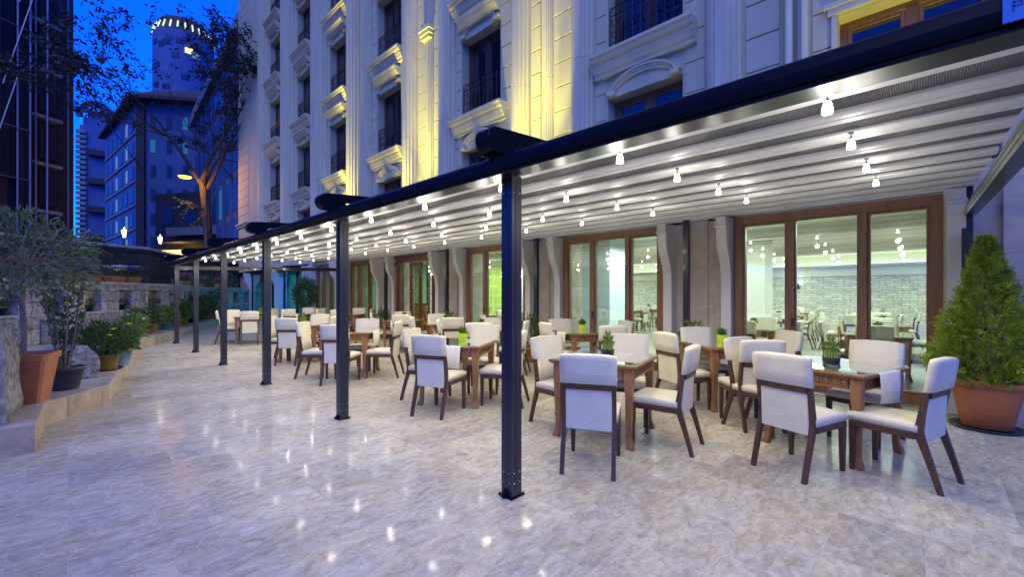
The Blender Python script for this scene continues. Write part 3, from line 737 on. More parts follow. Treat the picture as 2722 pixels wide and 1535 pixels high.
# ------------------------------------------------------------------ DINING CHAIRS
def chair_meshes(root, fab, wood):
    # local: faces +X, origin on the floor under the seat centre, back at -X
    m=MB()   # seat cushion
    n=5; top=[]
    def prof(u): return .462+.018*(1-abs(2*u-1)**4)
    xs=[-.20,-.17,-.08,.06,.18,.222,.232]; ys=[-.218,-.205,-.1,.1,.205,.218]
    def hz(x,y):
        ex=min(x+.20,.232-x)/.05; ey=(.218-abs(y))/.05
        return .447+.022*min(1,max(0,ex))**.5*min(1,max(0,ey))**.5+.008
    vs=[(x,y,hz(x,y)) for x in xs for y in ys]+[(x,y,.405) for x in xs for y in ys]
    a,b_=len(xs),len(ys); k=a*b_; fs=[]
    for i in range(a-1):
        for j in range(b_-1):
            fs.append((i*b_+j,(i+1)*b_+j,(i+1)*b_+j+1,i*b_+j+1)); fs.append((k+i*b_+j,k+i*b_+j+1,k+(i+1)*b_+j+1,k+(i+1)*b_+j))
    for j in range(b_-1):
        fs.append((j,j+1,k+j+1,k+j)); fs.append(((a-1)*b_+j,k+(a-1)*b_+j,k+(a-1)*b_+j+1,(a-1)*b_+j+1))
    for i in range(a-1):
        fs.append((i*b_,k+i*b_,k+(i+1)*b_,(i+1)*b_)); fs.append((i*b_+b_-1,(i+1)*b_+b_-1,k+(i+1)*b_+b_-1,k+i*b_+b_-1))
    m.add(vs,fs); m.build('seat',fab,root,smooth='auto')
    # backrest: padded head wrapping the posts, front slab running down to the seat
    def bx(z): return -.205-.13*max(0,z-.44)+.03*((z-.44)/.5)**2*0
    m=MB()
    rows=[(.455,.014,.190),(.60,.014,.192),(.698,.014,.195),(.702,.048,.216),(.706,.054,.219),(.80,.056,.220),(.89,.056,.220),(.922,.053,.2195),(.934,.042,.217),(.938,.026,.212)]
    ny=8
    front=[];back=[]
    for z,th,hw in rows:
        fr=[];bk=[]
        for j in range(ny+1):
            v=-1+2*j/ny
            cv=.016*(1-v*v)      # slight hollow in plan
            e=(1-abs(v)**6)
            zz=z-(.010*abs(v)**3 if z>.9 else 0)
            fr.append((bx(z)+.030*e**.5*.6-cv*.6+.006, v*hw, zz)); bk.append((bx(z)-th+.016+.004*(1-e)-cv*.3, v*hw, zz))
        front.append(fr);back.append(bk)
    vs=[p for r_ in front for p in r_]+[p for r_ in back for p in r_]
    q=(ny+1); K=q*len(rows); fs=[]
    for i in range(len(rows)-1):
        for j in range(ny):
            fs.append((i*q+j,i*q+j+1,(i+1)*q+j+1,(i+1)*q+j)); fs.append((K+i*q+j,K+(i+1)*q+j,K+(i+1)*q+j+1,K+i*q+j+1))
        fs.append((i*q,(i+1)*q,K+(i+1)*q,K+i*q)); fs.append((i*q+ny,K+i*q+ny,K+(i+1)*q+ny,(i+1)*q+ny))
    t=len(rows)-1
    for j in range(ny):
        fs.append((j,K+j,K+j+1,j+1)); fs.append((t*q+j,t*q+j+1,K+t*q+j+1,K+t*q+j))
    m.add(vs,fs); o=m.build('backrest',fab,root,smooth='auto')
    md=o.data
    # rear inset panel
    m=MB(); m.hexa([(-.236,-.179,.335),(-.214,-.179,.335),(-.214,.179,.335),(-.236,.179,.335)],[(-.250,-.179,.662),(-.236,-.179,.662),(-.236,.179,.662),(-.250,.179,.662)])
    m.build('back_panel',fab,root,bevel=.004)
    # seat frame + cross rail
    m=MB()
    m.box(.185,.215,-.175,.175,.355,.405)
    for s in (-1,1): m.box(-.19,.185,s*.205-.014,s*.205+.014,.352,.404)
    m.box(-.200,-.172,-.19,.19,.358,.404)
    m.build('seat_frame',wood,root,bevel=.003); m=MB()
    m.hexa([(-.266,-.179,.655),(-.236,-.179,.655),(-.236,.179,.655),(-.266,.179,.655)],[(-.272,-.179,.700),(-.242,-.179,.700),(-.242,.179,.700),(-.272,.179,.700)])
    m.build('cross_rail',wood,root,bevel=.003)
    for s in (-1,1):
        y=s*.196
        m=MB()  # front leg
        m.hexa([(.188,y-.016,0),(.217,y-.016,0),(.217,y+.016,0),(.188,y+.016,0)],[(.178,y-.022,.40),(.222,y-.022,.40),(.222,y+.022,.40),(.178,y+.022,.40)])
        m.build('leg',wood,root,bevel=.003)
        m=MB()  # curved rear leg running up beside the panel
        st=[(-.318,0,.030),(-.285,.12,.034),(-.250,.24,.040),(-.215,.35,.048),(-.200,.42,.046),(-.214,.52,.038),(-.242,.699,.032)]
        for i in range(len(st)-1):
            (xa,za,wa),(xb,zb,wb)=st[i],st[i+1]
            m.hexa([(xa-wa*.55,y-.016,za),(xa+wa*.45,y-.016,za),(xa+wa*.45,y+.016,za),(xa-wa*.55,y+.016,za)],[(xb-wb*.55,y-.016,zb),(xb+wb*.45,y-.016,zb),(xb+wb*.45,y+.016,zb),(xb-wb*.55,y+.016,zb)])
        m.build('leg',wood,root)
chair0=None
GR='cream chairs set round the terrace tables'
def chair(bx,by,phi,label,group=GR):
    """bx,by: middle of the back on the floor plan; phi: facing direction (deg)"""
    global chair0
    p=R(phi); loc=(bx+.27*math.cos(p),by+.27*math.sin(p),0)
    if chair0 is None:
        chair0=thing('dining_chair',label,'chair',loc,p,group); chair_meshes(chair0,M['fabric'],M['chairwood']); return chair0
    return dup(chair0,loc,p,label,group)

# ------------------------------------------------------------------ TABLES
def table_meshes(root):
    W=.43
    m=MB(); m.box(-W,W,-W,W,.735,.757); m.box(-W+.015,W-.015,-W+.015,W-.015,.722,.735); m.build('tabletop',M['tablewood'],root,bevel=.005,seg=2)
    m=MB(); m.box(-W+.012,W-.012,-W+.012,W-.012,.7635,.7705); m.build('glass_top',M['glasst'],root)
    m=MB(); a=W-.055
    for s in (-1,1):
        m.box(-a+.07,a-.07,s*a-.012,s*a+.012,.625,.722); m.box(s*a-.012,s*a+.012,-a+.07,a-.07,.625,.722)
    m.build('apron',M['tablewood'],root,bevel=.002)
    m=MB(); # Greek-key carving on the apron
    a2=a+.0121
    def key(fn):
        n=9; wd=.6/n
        for i in range(n):
            u=-.3+wd*i; t=.006
            for (x0,x1,z0,z1) in ((0,wd,.648,.654),(0,.006,.654,.698),(0,wd*.8,.698,.704),(wd*.8-.006,wd*.8,.668,.698),(wd*.35,wd*.8-.006,.668,.674)):
                fn(u+x0,u+x1,z0,z1)
    for s in (-1,1):
        m=MB(); key(lambda u0,u1,z0,z1:m.box(u0,u1,min(s*a2,s*(a2+.004)),max(s*a2,s*(a2+.004)),z0,z1)); m.build('carving',M['chairwood'],root)
        m=MB(); key(lambda u0,u1,z0,z1:m.box(min(s*a2,s*(a2+.004)),max(s*a2,s*(a2+.004)),u0,u1,z0,z1)); m.build('carving',M['chairwood'],root)
    for sx in (-1,1):
        for sy in (-1,1):
            m=MB(); c=a-.02
            st=[(.722,.036,0),(.62,.036,0),(.45,.031,0),(.20,.024,-.004),(.09,.022,-.002),(.03,.030,.010),(0,.031,.014)]
            for i in range(len(st)-1):
                (za,ra,oa),(zb,rb_,ob)=st[i],st[i+1]
                def sq(z,r_,of): 
                    x,y=sx*(c+of),sy*(c+of); return [(x-r_,y-r_,z),(x+r_,y-r_,z),(x+r_,y+r_,z),(x-r_,y+r_,z)]
                m.hexa(sq(zb,rb_,ob),sq(za,ra,oa))
            m.build('leg',M['tablewood'],root)
    return root
table0=None
def table(x,y,rot,label):
    global table0
    if table0 is None:
        table0=table_meshes(thing('dining_table',label,'table',(x,y,0),R(rot),'square wooden tables on the terrace')); return table0
    return dup(table0,(x,y,0),R(rot),label)
run0=None
def runner(x,y,rot,label):
    """white runner lying under the glass, hanging over both edges along local X"""
    global run0
    if run0 is None:
        m=MB(); hw=.19; W=.43; path=[(-W-.012,.50),(-W-.016,.62),(-W-.010,.745),(-W-.002,.7585),(W+.002,.7585),(W+.010,.745),(W+.016,.62),(W+.012,.50)]
        th=.0025; n=8; vs=[]
        for (x_,z_) in path:
            k=max(0,(.745-z_)/.25)
            for q in range(n+1):
                v=-hw+2*hw*q/n
                vs.append((x_+.006*math.sin(v*13+1)*k*(1 if x_>0 else -1), v*(1-.08*k), z_+.012*k*math.sin(v*9)))
        m.add(vs,[(i_*(n+1)+q,(i_+1)*(n+1)+q,(i_+1)*(n+1)+q+1,i_*(n+1)+q+1) for i_ in range(len(path)-1) for q in range(n)])
        run0=m.build('table_runner',M['linen'],smooth=True); tag(run0,label,'table runner','white runners on the terrace tables')
        md=run0.modifiers.new('thickness','SOLIDIFY'); md.thickness=th; md.offset=0
        o=run0
    else:
        o=run0.copy(); COL.objects.link(o); o['label']=label
    o.location=(x,y,0); o.rotation_euler=(0,0,R(rot)); return o

def leaf_cloud(m,pts,size,rr,up=.3,ratio=.45,tip=True):
    for (p,d) in pts:
        d=Vector(d); 
        if d.length<1e-6: d=Vector((0,0,1))
        d=(d.normalized()+Vector((rr.uniform(-.7,.7),rr.uniform(-.7,.7),rr.uniform(-.4,.7)+up))).normalized()
        sd=d.cross(Vector((rr.uniform(-1,1),rr.uniform(-1,1),rr.uniform(-1,1)))); 
        if sd.length<1e-4: continue
        sd.normalize(); s=size*rr.uniform(.6,1.25); p=Vector(p)
        nrm=d.cross(sd)*s*.12
        a=p; b_=p+d*s*.5+sd*s*ratio*.5+nrm; c=p+d*s; e=p+d*s*.5-sd*s*ratio*.5+nrm
        m.add([a,b_,c,e],[(0,1,2,3)])

lime0=None
def lime_plant(x,y,z,label,rz=0,group='lime green table pots'):
    global lime0
    if lime0 is None:
        lime0=thing('potted_plant',label,'potted plant',(x,y,z),rz,group)
        m=MB(); m.lathe([(.044,0),(.049,.004),(.056,.098),(.053,.100),(.050,.088),(.0,.086)],16,sq=8); m.build('pot',M['lime'],lime0)
        rr=random.Random(5); m=MB(); pts=[]
        for q in range(150):
            a=rr.uniform(0,6.28); r_=rr.uniform(0,.035); pts.append(((r_*math.cos(a),r_*math.sin(a),.085+rr.uniform(0,.055)),(math.cos(a)*1.1,math.sin(a)*1.1,rr.uniform(.3,1.6))))
        leaf_cloud(m,pts,.062,rr,.35,.26); m.build('foliage',M['leaf3'],lime0)
    else: return dup(lime0,(x,y,z),rz,label,group)
bam0=None
def bamboo(x,y,z,label):
    global bam0
    if bam0 is None:
        bam0=thing('lucky_bamboo',label,'potted plant',(x,y,z),0,'tiered bamboo table plants')
        m=MB(); m.lathe([(.062,0),(.066,.004),(.072,.045),(.068,.047),(.064,.038),(0,.036)],20); m.build('tray',M['blackpot'],bam0)
        rr=random.Random(8); m=MB(); lf=[]
        for ring,(n,r_,h) in enumerate(((15,.050,.085),(11,.034,.135),(6,.016,.185))):
            for q in range(n):
                a=2*PI*q/n+ring; x_,y_=r_*math.cos(a),r_*math.sin(a); m.tube([(x_,y_,.03),(x_,y_,.03+h)],.0062,5)
                for t in range(5): lf.append(((x_,y_,.03+h+rr.uniform(-.03,.005)),(math.cos(a)*.9,math.sin(a)*.9,1.0)))
        m.build('stalks',M['bamboo'],bam0)
        m=MB(); leaf_cloud(m,lf,.042,rr,.4,.3); m.build('foliage',M['leaf3'],bam0)
        m=MB(); m.tube([(.052*math.cos(t),.052*math.sin(t),.075) for t in [i*PI/8 for i in range(17)]],.003,4,False); m.build('band',M['brass'],bam0)
    else: return dup(bam0,(x,y,z),0,label)

TZ=.7712
# (name for labels, x, y, rot, runner angle or None, centre piece)
TB=[('the bamboo table nearest the conifer',4.84,.63,-17,73,'b',(4.90,.63)),
    ('the bamboo table beside the nearest post',3.80,2.35,12,12,'b',(3.98,2.43)),
    ('the lime pot table left of the right-hand window',5.86,1.86,50,50,'l',(5.95,1.92)),
    ('the lime pot table in front of the second window',6.17,4.22,-30,-30,'l',(6.26,4.33)),
    ('the lime pot table just left of the nearest post',3.60,4.47,31,31,'l',(3.74,4.54)),
    ('the lime pot table hidden behind the nearest post',5.28,5.80,50,50,'l',(5.28,5.88)),
    ('the table behind the second nearest post',3.44,7.23,45,135,None,None),
    ('the lime pot table in front of the third window',5.80,7.62,60,60,'l',(5.84,7.66)),
    ('the tall bamboo table behind the third post',3.55,9.57,42,42,'b',(3.55,9.72)),
    ('the lime pot table in front of the entrance door',5.85,9.45,43,43,'l',(5.88,9.43)),
    ('the table in front of the fourth window',6.20,13.3,43,43,'l',(6.30,13.5)),
    ('the farthest left table by the fourth post',3.70,14.13,76,76,'b',(3.95,14.15)),
    ('the farthest table under the end beam',5.30,14.9,45,45,None,None)]
for nm,x,y,rot,ru,cp,cpos in TB:
    nn=nm.replace('the ','',1)
    table(x,y,rot,'square wooden glass-topped table: '+nn)
    runner(x,y,ru if ru is not None else rot,'white cloth runner on '+nm)
    if cp=='l': lime_plant(cpos[0],cpos[1],TZ,'succulent in lime pot on '+nm,R(rot))
    elif cp=='b': bamboo(cpos[0],cpos[1],TZ,'tiered bamboo in black tray on '+nm)
def unit(a): return math.cos(R(a)),math.sin(R(a))
def at(t,ang,d=.80):
    x,y=TB[t][1],TB[t][2]; u=unit(ang); return x+u[0]*d,y+u[1]*d
def ch(t,pos,phi,txt): chair(pos[0],pos[1],phi,'cream chair '+txt+', '+TB[t][0])
N_='showing its back'; F_='on the far side'; L_='on the left side'; R_='on the right side'
ch(0,(3.88,.815),-19,N_); ch(0,(4.41,-.085),73,R_); ch(0,(5.60,.36),163,F_); ch(0,(5.08,1.47),253,L_)
ch(1,(2.80,1.885),26,N_); ch(1,(3.91,1.52),98,R_); ch(1,(3.72,3.05),-98,L_); ch(1,(4.56,2.50),205,F_)
ch(2,(5.07,2.29),-30,L_); ch(2,(6.23,2.36),226,F_); ch(2,(6.40,1.27),140,R_); ch(2,(4.92,1.20),43,N_)
ch(3,(5.46,4.50),-26,L_); ch(3,(6.5,5.0),236,F_); ch(3,(5.69,3.38),54,N_); ch(3,(6.90,3.86),150,R_)
ch(4,(2.86,4.08),22,N_); ch(4,(3.26,5.04),-63,L_); ch(4,(4.38,4.80),224,F_); ch(4,(4.02,3.70),121,R_)
ch(5,(4.68,5.28),50,N_); ch(5,(4.72,6.42),-38,L_); ch(5,(5.87,6.26),232,F_); ch(5,(5.62,5.08),123,R_)
ch(6,(2.84,6.52),42,N_); ch(6,(2.78,7.60),-45,L_); ch(6,(4.0,7.72),224,F_); ch(6,(3.93,6.5),134,R_)
ch(7,(5.40,6.86),56,N_); ch(7,(4.98,7.72),-20,L_); ch(7,(6.14,8.42),238,F_); ch(7,(6.56,7.26),150,R_)
ch(8,(2.98,9.03),42,N_); ch(8,(3.03,10.1),-48,L_); ch(8,(4.14,10.3),223,F_); ch(8,(3.98,9.02),122,R_)
ch(9,(5.36,8.72),44,N_); ch(9,(5.28,9.98),-30,L_); ch(9,(6.30,10.2),223,F_); ch(9,(6.50,8.92),133,R_)
ch(10,(5.64,12.72),43,N_); ch(10,(5.70,14.1),-60,L_); ch(10,(6.88,13.86),223,F_); ch(10,(6.78,12.72),133,R_)
ch(11,(3.47,13.36),76,N_); ch(11,(2.92,14.36),-14,L_); ch(11,(3.42,15.02),262,F_); ch(11,(4.42,13.7),160,R_)
ch(12,(4.78,14.3),45,N_); ch(12,(4.75,15.5),-45,L_); ch(12,(5.84,15.48),225,F_); ch(12,(5.9,14.4),135,R_)

# ---- dining room furniture seen through the glass
it0=dup(table0,(9.2,1.3,0),0,'x','tables inside the dining room')
COUNT=[0]
rowname=['by the glass','in the second row','in the third row','in the fourth row','in the fifth row']
bays=['behind right window','at right window left pane','behind second window','behind third window','near the entrance']
def inside(x,y,r,b,lamp=True):
    global it0
    lab=rowname[r]+' '+bays[b]
    if it0 is not None: t=it0; it0=None; t.location=(x,y,0); t['label']='wooden dining room table '+lab
    else: t=dup(table0,(x,y,0),0,'wooden dining room table '+lab,'tables inside the dining room')
    lime_plant(x,y,TZ,'lime pot on the dining room table '+lab,0,'lime pots inside the dining room')
    for s,nm in ((0,'far side'),(180,'window side'),(90,'left side'),(270,'right side')):
        u=unit(s); chair(x+u[0]*.74,y+u[1]*.74,s+180,'cream indoor chair, '+nm+' of table '+lab,'chairs inside the dining room')
for r,x in enumerate((9.05,11.9,13.3,15.4,17.6)):
    for b,y in enumerate((.55,2.35,4.35,7.7,9.9)):
        if r in (0,) and b==2: continue
        if r==1 and b in(1,): continue
        if r==2 and b in (2,0): y+=.4
        inside(x,y+(.25*r if b else .1*r),r,b)
# wall lamps inside
wl0=None
for (x,y,dx,nm) in ((19.85,3.6,-1,'on the far stone wall, middle of the right-hand window'),(10.66,3.1,-1,'on the slim column near the right-hand window'),(14.2,5.4,-1,'on the column seen through the second window'),(14.2,-.6,-1,'on the column at the right pane of the right-hand window')):
    lab='white glass wall lamp '+nm
    if wl0 is None:
        wl0=thing('wall_lamp',lab,'wall lamp',(x,y,1.75),0,'wall lamps inside the dining room')
        m=MB(); m.box(-.02,0,-.05,.05,-.15,.05)
        for s in (-.12,.12): m.tube([(-.02,0,-.08),(-.10,s*.6,-.12),(-.15,s,-.05),(-.15,s,.02)],.012,6)
        m.build('bracket',M['iron'],wl0)
        m=MB()
        for s in (-.12,.12): m.lathe([(.03,.02),(.05,.06),(.055,.12),(.075,.17)],12,(-.15,s,0),cap=False)
        m.build('lamp_shade',M['frost'],wl0,smooth=True)
    else: dup(wl0,(x,y,1.75),0,lab)
# reception desk in the lobby
rd=thing('reception_desk','gold-fronted reception desk seen through the fourth window','desk',(9.6,14.6,0))
m=MB(); m.box(-.25,.25,-1.2,1.2,0,1.0); m.build('front',M['gold'],rd,bevel=.01)
m=MB(); m.box(-.34,.30,-1.28,1.28,1.0,1.06); m.build('counter',M['dkbrown'],rd,bevel=.006)
m=MB()
for q in range(3):
    y=-.8+.8*q; m.tube([(-.262,y+.3*math.cos(t),.15+.6*math.sin(t)) for t in [PI*i/12 for i in range(13)]],.03,5)
m.build('arch_moulding',M['brown'],rd)
pct=thing('framed_picture','small red and white framed picture on the mint lobby wall','picture',(11.99,16.0,1.6))
m=MB(); m.box(-.03,0,-.28,.28,-.22,.22); m.build('frame',M['dkbrown'],pct,bevel=.004)
m=MB(); m.box(-.034,-.0302,-.22,.22,-.16,.16); m.build('canvas',pmat('blurred_picture',(.5,.28,.22),.6,var=.7,scale=9),pct)

# ------------------------------------------------------------------ CONIFER and big pots
def cone_tree(loc,label):
    t=thing('potted_conifer',label,'potted tree',loc)
    m=MB(); m.lathe([(.165,0),(.185,.01),(.262,.42),(.264,.43),(.288,.435),(.294,.49),(.280,.50),(.266,.49),(.26,.45)],24,(0,0,.02),sq=5,cap=False); m.lathe([(.0,.021),(.165,.021)],24,sq=5,cap=False)
    m.build('pot',M['terracotta2'],t,smooth='auto')
    m=MB(); m.lathe([(0,.465),(.258,.47)],20,sq=5,cap=False); m.build('soil',M['soil'],t)
    m=MB(); m.lathe([(.0,0),(.25,0),(.285,.026),(.275,.028),(.24,.012),(0,.012)],28,cap=False); m.build('saucer',M['saucer'],t,smooth=True)
    m=MB(); m.tube([(0,0,.45),(0,0,1.2),(.01,0,1.8)],[.03,.02,.006],7); m.build('trunk',M['bark'],t)
    rr=random.Random(21); m=MB(); H0,H1=.47,1.98
    # vertical sprays: fans of small scales, denser outside
    for q in range(4200):
        h=rr.random()**1.2; z=H0+(H1-H0)*h
        rad=.44*(1-h)**.98*(1.04 if h>.10 else .80+2.4*h)+.012
        a=rr.uniform(0,6.283); lump=1+.13*math.sin(a*3+h*9)+.10*math.sin(a*6-h*17)+.07*math.sin(a*11+h*31)
        rr_=rad*lump*math.sqrt(rr.uniform(.22,1.0))
        p=Vector((rr_*math.cos(a),rr_*math.sin(a),z+rr.uniform(-.02,.02)))
        out=Vector((math.cos(a)+rr.gauss(0,.35),math.sin(a)+rr.gauss(0,.35),.75+rr.gauss(0,.45))).normalized()
        side=out.cross(Vector((rr.gauss(0,1),rr.gauss(0,1),rr.gauss(0,1)))).normalized(); nr=out.cross(side)
        Ls=rr.uniform(.055,.095)*(1-.25*h)
        for k in range(4):
            u=k/3
            for s_ in (-1,0,1):
                if s_==0 and k<3: continue
                b0=p+out*(Ls*u*.9); d=(out*(.8 if s_ else 1)+side*s_*.8+nr*rr.gauss(0,.25)).normalized(); l_=Ls*(.62-.26*u)
                sd=(side if s_==0 else out.cross(nr)*0+nr.cross(d)).normalized()*l_*.20
                m.add([tuple(b0),tuple(b0+d*l_*.55+sd),tuple(b0+d*l_),tuple(b0+d*l_*.55-sd)],[(0,1,2,3)])
    m.build('foliage',M['conifer'],t)
    return t
cone_tree((6.66,-.45,0),'conical green conifer in a large terracotta pot beside the right window')
# inner dark mass of the conifer
def shrub(root,n,fn,size,mat,seed,stems=(),stemmat=None,ratio=.45,up=.3):
    rr=random.Random(seed); m=MB(); pts=[]
    for q in range(n):
        p,d=fn(rr); pts.append((p,d))
    leaf_cloud(m,pts,size,rr,up,ratio); m.build('foliage',M[mat],root)
    if stems:
        m=MB()
        for s,r_ in stems: m.tube(s,r_,6)
        m.build('stem',M[stemmat or 'bark'],root)
def ball(c,rx,rz,hollow=.35):
    def f(rr):
        while True:
            v=Vector((rr.uniform(-1,1),rr.uniform(-1,1),rr.uniform(-1,1)))
            if hollow<v.length<1: break
        lump=1+.18*math.sin(v.x*5+v.z*4)*math.cos(v.y*6)
        return ((c[0]+v.x*rx*lump,c[1]+v.y*rx*lump,c[2]+v.z*rz*lump),v)
    return f
def flowers(root,n,fn,mat,seed,s=.03):
    rr=random.Random(seed); m=MB()
    for q in range(n):
        p,d=fn(rr); p=Vector(p)
        for k in range(6):
            a=k*PI/3+rr.random(); t=Vector((math.cos(a),math.sin(a),.35)); u=Vector((-math.sin(a),math.cos(a),0))
            m.add([tuple(p),tuple(p+t*s*.6+u*s*.3),tuple(p+t*s),tuple(p+t*s*.6-u*s*.3)],[(0,1,2,3)])
        m.blob(tuple(p+Vector((0,0,s*.15))),(s*.25,)*3,1,0)
    m.build('flowers',M['petal_'+mat],root)
def round_pot(root,r0,r1,h,mat,sq=0,saucer=False,n=20):
    m=MB(); m.lathe([(r0,0),(r1*.97,h*.86),(r1*1.05,h*.87),(r1*1.06,h),(r1*.96,h),(r1*.93,h*.88)],n,sq=sq,cap=False); m.lathe([(0,.003),(r0,.003)],n,sq=sq,cap=False)
    m.build('pot',M[mat],root,smooth=False if sq else 'auto')
    m=MB(); m.lathe([(0,h*.885),(r1*.935,h*.89)],n,sq=sq,cap=False); m.build('soil',M['soil'],root)
    if saucer:
        m=MB(); m.lathe([(r0*1.35,-.002),(r0*1.55,.022),(r0*1.5,.022),(r0*1.3,.004)],n,cap=False); m.build('saucer',M['saucer'],root)

KZ=.25
# standard topiary tree in square terracotta planter
t=thing('standard_tree','bushy round-headed standard tree in square orange planter on the kerb','potted tree',(-.33,6.92,KZ),R(-14))
round_pot(t,.168,.232,.52,'terracotta',sq=11,n=48)
rr0=random.Random(4)
m=MB(); m.tube([(0,0,.44),(.005,.01,.8),(-.012,0,1.1),(0,0,1.42)],[.034,.03,.027,.024],9)
for q in range(14):
    a=rr0.uniform(0,6.28); m.tube([(0,0,1.2+.02*q),(.22*math.cos(a),.22*math.sin(a),1.45+.03*q),(.5*math.cos(a),.5*math.sin(a),1.55+rr0.uniform(-.15,.35))],[.014,.009,.004],5)
m.build('trunk',M['bark2'],t)
def crown_fn(rr):
    while True:
        v=Vector((rr.uniform(-1,1),rr.uniform(-1,1),rr.uniform(-1,1)))
        if .25<v.length<1: break
    s=1+.22*math.sin(4*v.x+3*v.y)*math.cos(5*v.z)
    return ((v.x*.62*s,v.y*.62*s,1.60+v.z*.44*s-(.12*(v.x**2+v.y**2))),v)
shrub(t,2100,crown_fn,.085,'leafgrey',31,ratio=.36,up=-.1)
# tall narrow shrub in grey pot
t=thing('tall_shrub','tall leafy shrub with red blossom in a dark grey pot','potted plant',(-.03,7.50,KZ))
round_pot(t,.13,.185,.27,'greypot')
stems=[]; tips=[]
for q in range(9):
    a=q*.7; x1,y1=.20*math.cos(a),.20*math.sin(a); h=1.0+.55*((q*37)%10)/10
    stems.append(([(x1*.15,y1*.15,.24),(x1*.6,y1*.6,.7),(x1,y1,h)],[.012,.008,.004])); tips.append((x1,y1,h))
def tall_fn(rr):
    x1,y1,h=tips[rr.randrange(9)]; u=rr.uniform(.02,1); s=.6+.4*u
    return ((x1*s*u+rr.gauss(0,.035),y1*s*u+rr.gauss(0,.035),.24+(h-.24)*u),(rr.uniform(-1,1),rr.uniform(-1,1),.5))
shrub(t,620,tall_fn,.074,'leaf',33,stems,'bark2',.42)
flowers(t,5,lambda rr:((tips[3][0]+rr.gauss(0,.035),tips[3][1]+rr.gauss(0,.035),1.50+rr.uniform(0,.08)),(0,0,1)),'red',3,.07)
flowers(t,5,lambda rr:((rr.uniform(-.05,.25),rr.uniform(-.2,.1),rr.uniform(.95,1.2)),(0,0,1)),'yellow',4,.035)
# bushy plant in olive bucket
t=thing('bushy_plant','dark bushy plant with yellow flowers in an olive gold bucket','potted plant',(.40,8.98,KZ))
round_pot(t,.135,.16,.24,'olivepot',saucer=True)
shrub(t,1500,ball((0,0,.46),.36,.24,.2),.085,'leaf',41,[([(0,0,.2),(.1*math.cos(a),.1*math.sin(a),.5)],.008) for a in (0,1.3,2.6,4,5.2)],'bark',.42,.35)
flowers(t,9,ball((.05,-.1,.58),.30,.16,.7),'yellow',6,.055)
t=thing('leafy_plant','fresh green plant in a pale blue pot beside the olive bucket','potted plant',(.60,9.28,KZ))
round_pot(t,.09,.13,.22,'palebluepot')
shrub(t,320,ball((0,0,.34),.17,.16,.1),.10,'leaf2',43,ratio=.22,up=.6)
specs=[('pink flowering plant in a small yellow pot near the blue pot',.78,11.2,'yellowpot','leaf2','pink',.09,.22,.35),
 ('leafy plant with pale blooms in a deep blue pot on the kerb bend',.98,12.3,'bluepot','leaf2','white',.13,.24,.55),
 ('rusty leaved plant with orange flowers in a terracotta pot by the kerb bend',1.32,15.6,'terracotta','leaf','orange',.14,.24,.60),
 ('dark shrub in an olive bucket left of the teal pot of daffodils',1.72,16.3,'olivepot','leaf','yellow',.15,.28,.62),
 ('pale yellow daffodils in a teal pot behind the last post',2.22,17.5,'bluepot','leaf3','yellow',.17,.26,.55),
 ('green shrub in a terracotta pot between the last two posts',2.65,18.9,'terracotta2','leaf','red',.15,.26,.6),
 ('leafy shrub in an olive tub between the last two posts',3.05,20.2,'olivepot','leaf2','yellow',.17,.30,.65),
 ('dark tall shrub in a black pot near the far kerb end',3.5,21.4,'blackpot','leaf','white',.16,.28,.9),
 ('bushy shrub in a grey pot at the far kerb end',3.95,22.6,'greypot','leaf','yellow',.17,.28,.85),
 ('dark bush in a terracotta pot beyond the far chairs',4.45,23.6,'terracotta2','leaf','pink',.18,.28,1.0),
 ('tall dark bush in a black pot against the far wall',5.1,24.6,'blackpot','leaf','white',.18,.28,1.3)]
for i,(lab,x,y,pm,lm,fl_,r_,h_,H_) in enumerate(specs):
    t=thing('potted_plant',lab,'potted plant',(x,y,KZ))
    round_pot(t,r_*.75,r_,h_,pm)
    shrub(t,420+int(300*H_),ball((0,0,h_+H_*.38),r_*1.7,H_*.5,.1),.10 if i<4 else .12,lm,60+i,[([(0,0,h_*.8),(.06,.03,h_+H_*.5)],.012)],'bark',.4,.3)
    flowers(t,14,ball((0,0,h_+H_*.5),r_*1.6,H_*.42,.75),fl_,80+i,.06)

# ------------------------------------------------------------------ KERB, PLANTER BED, STONE WALLS
KP=[(-6,5.05),(-.2,5.68),(-.17,6.75),(.36,7.50),(1.30,14.6),(2.32,16.95),(4.75,23.6),(7.2,26.6)]
m=MB()
for i in range(len(KP)-1):
    (xa,ya),(xb,yb)=KP[i],KP[i+1]; d=Vector((xb-xa,yb-ya,0)).normalized(); nrm=Vector((-d.y,d.x,0))*.03
    m.hexa([(xa,ya,0),(xb,yb,0),(xb+nrm.x,yb+nrm.y,0),(xa+nrm.x,ya+nrm.y,0)],[(xa,ya,.235),(xb,yb,.235),(xb+nrm.x,yb+nrm.y,.235),(xa+nrm.x,ya+nrm.y,.235)])
kb=thing('planter_kerb','low stepped marble kerb edging the planter along the terrace left','kerb',(0,6,0))
m.v=[(a,b_-6,c) for a,b_,c in m.v]; m.build('face',M['marblekerb'],kb)
poly=KP+[(9,26.6),(9,40),(-14,40),(-14,5.05)]
m=MB(); m.prism([(x,y-6) for x,y in poly],lambda u,v,ww:(u,v,ww),.236,.25); 
m.build('ledge_slab',M['kerbtop'],kb)
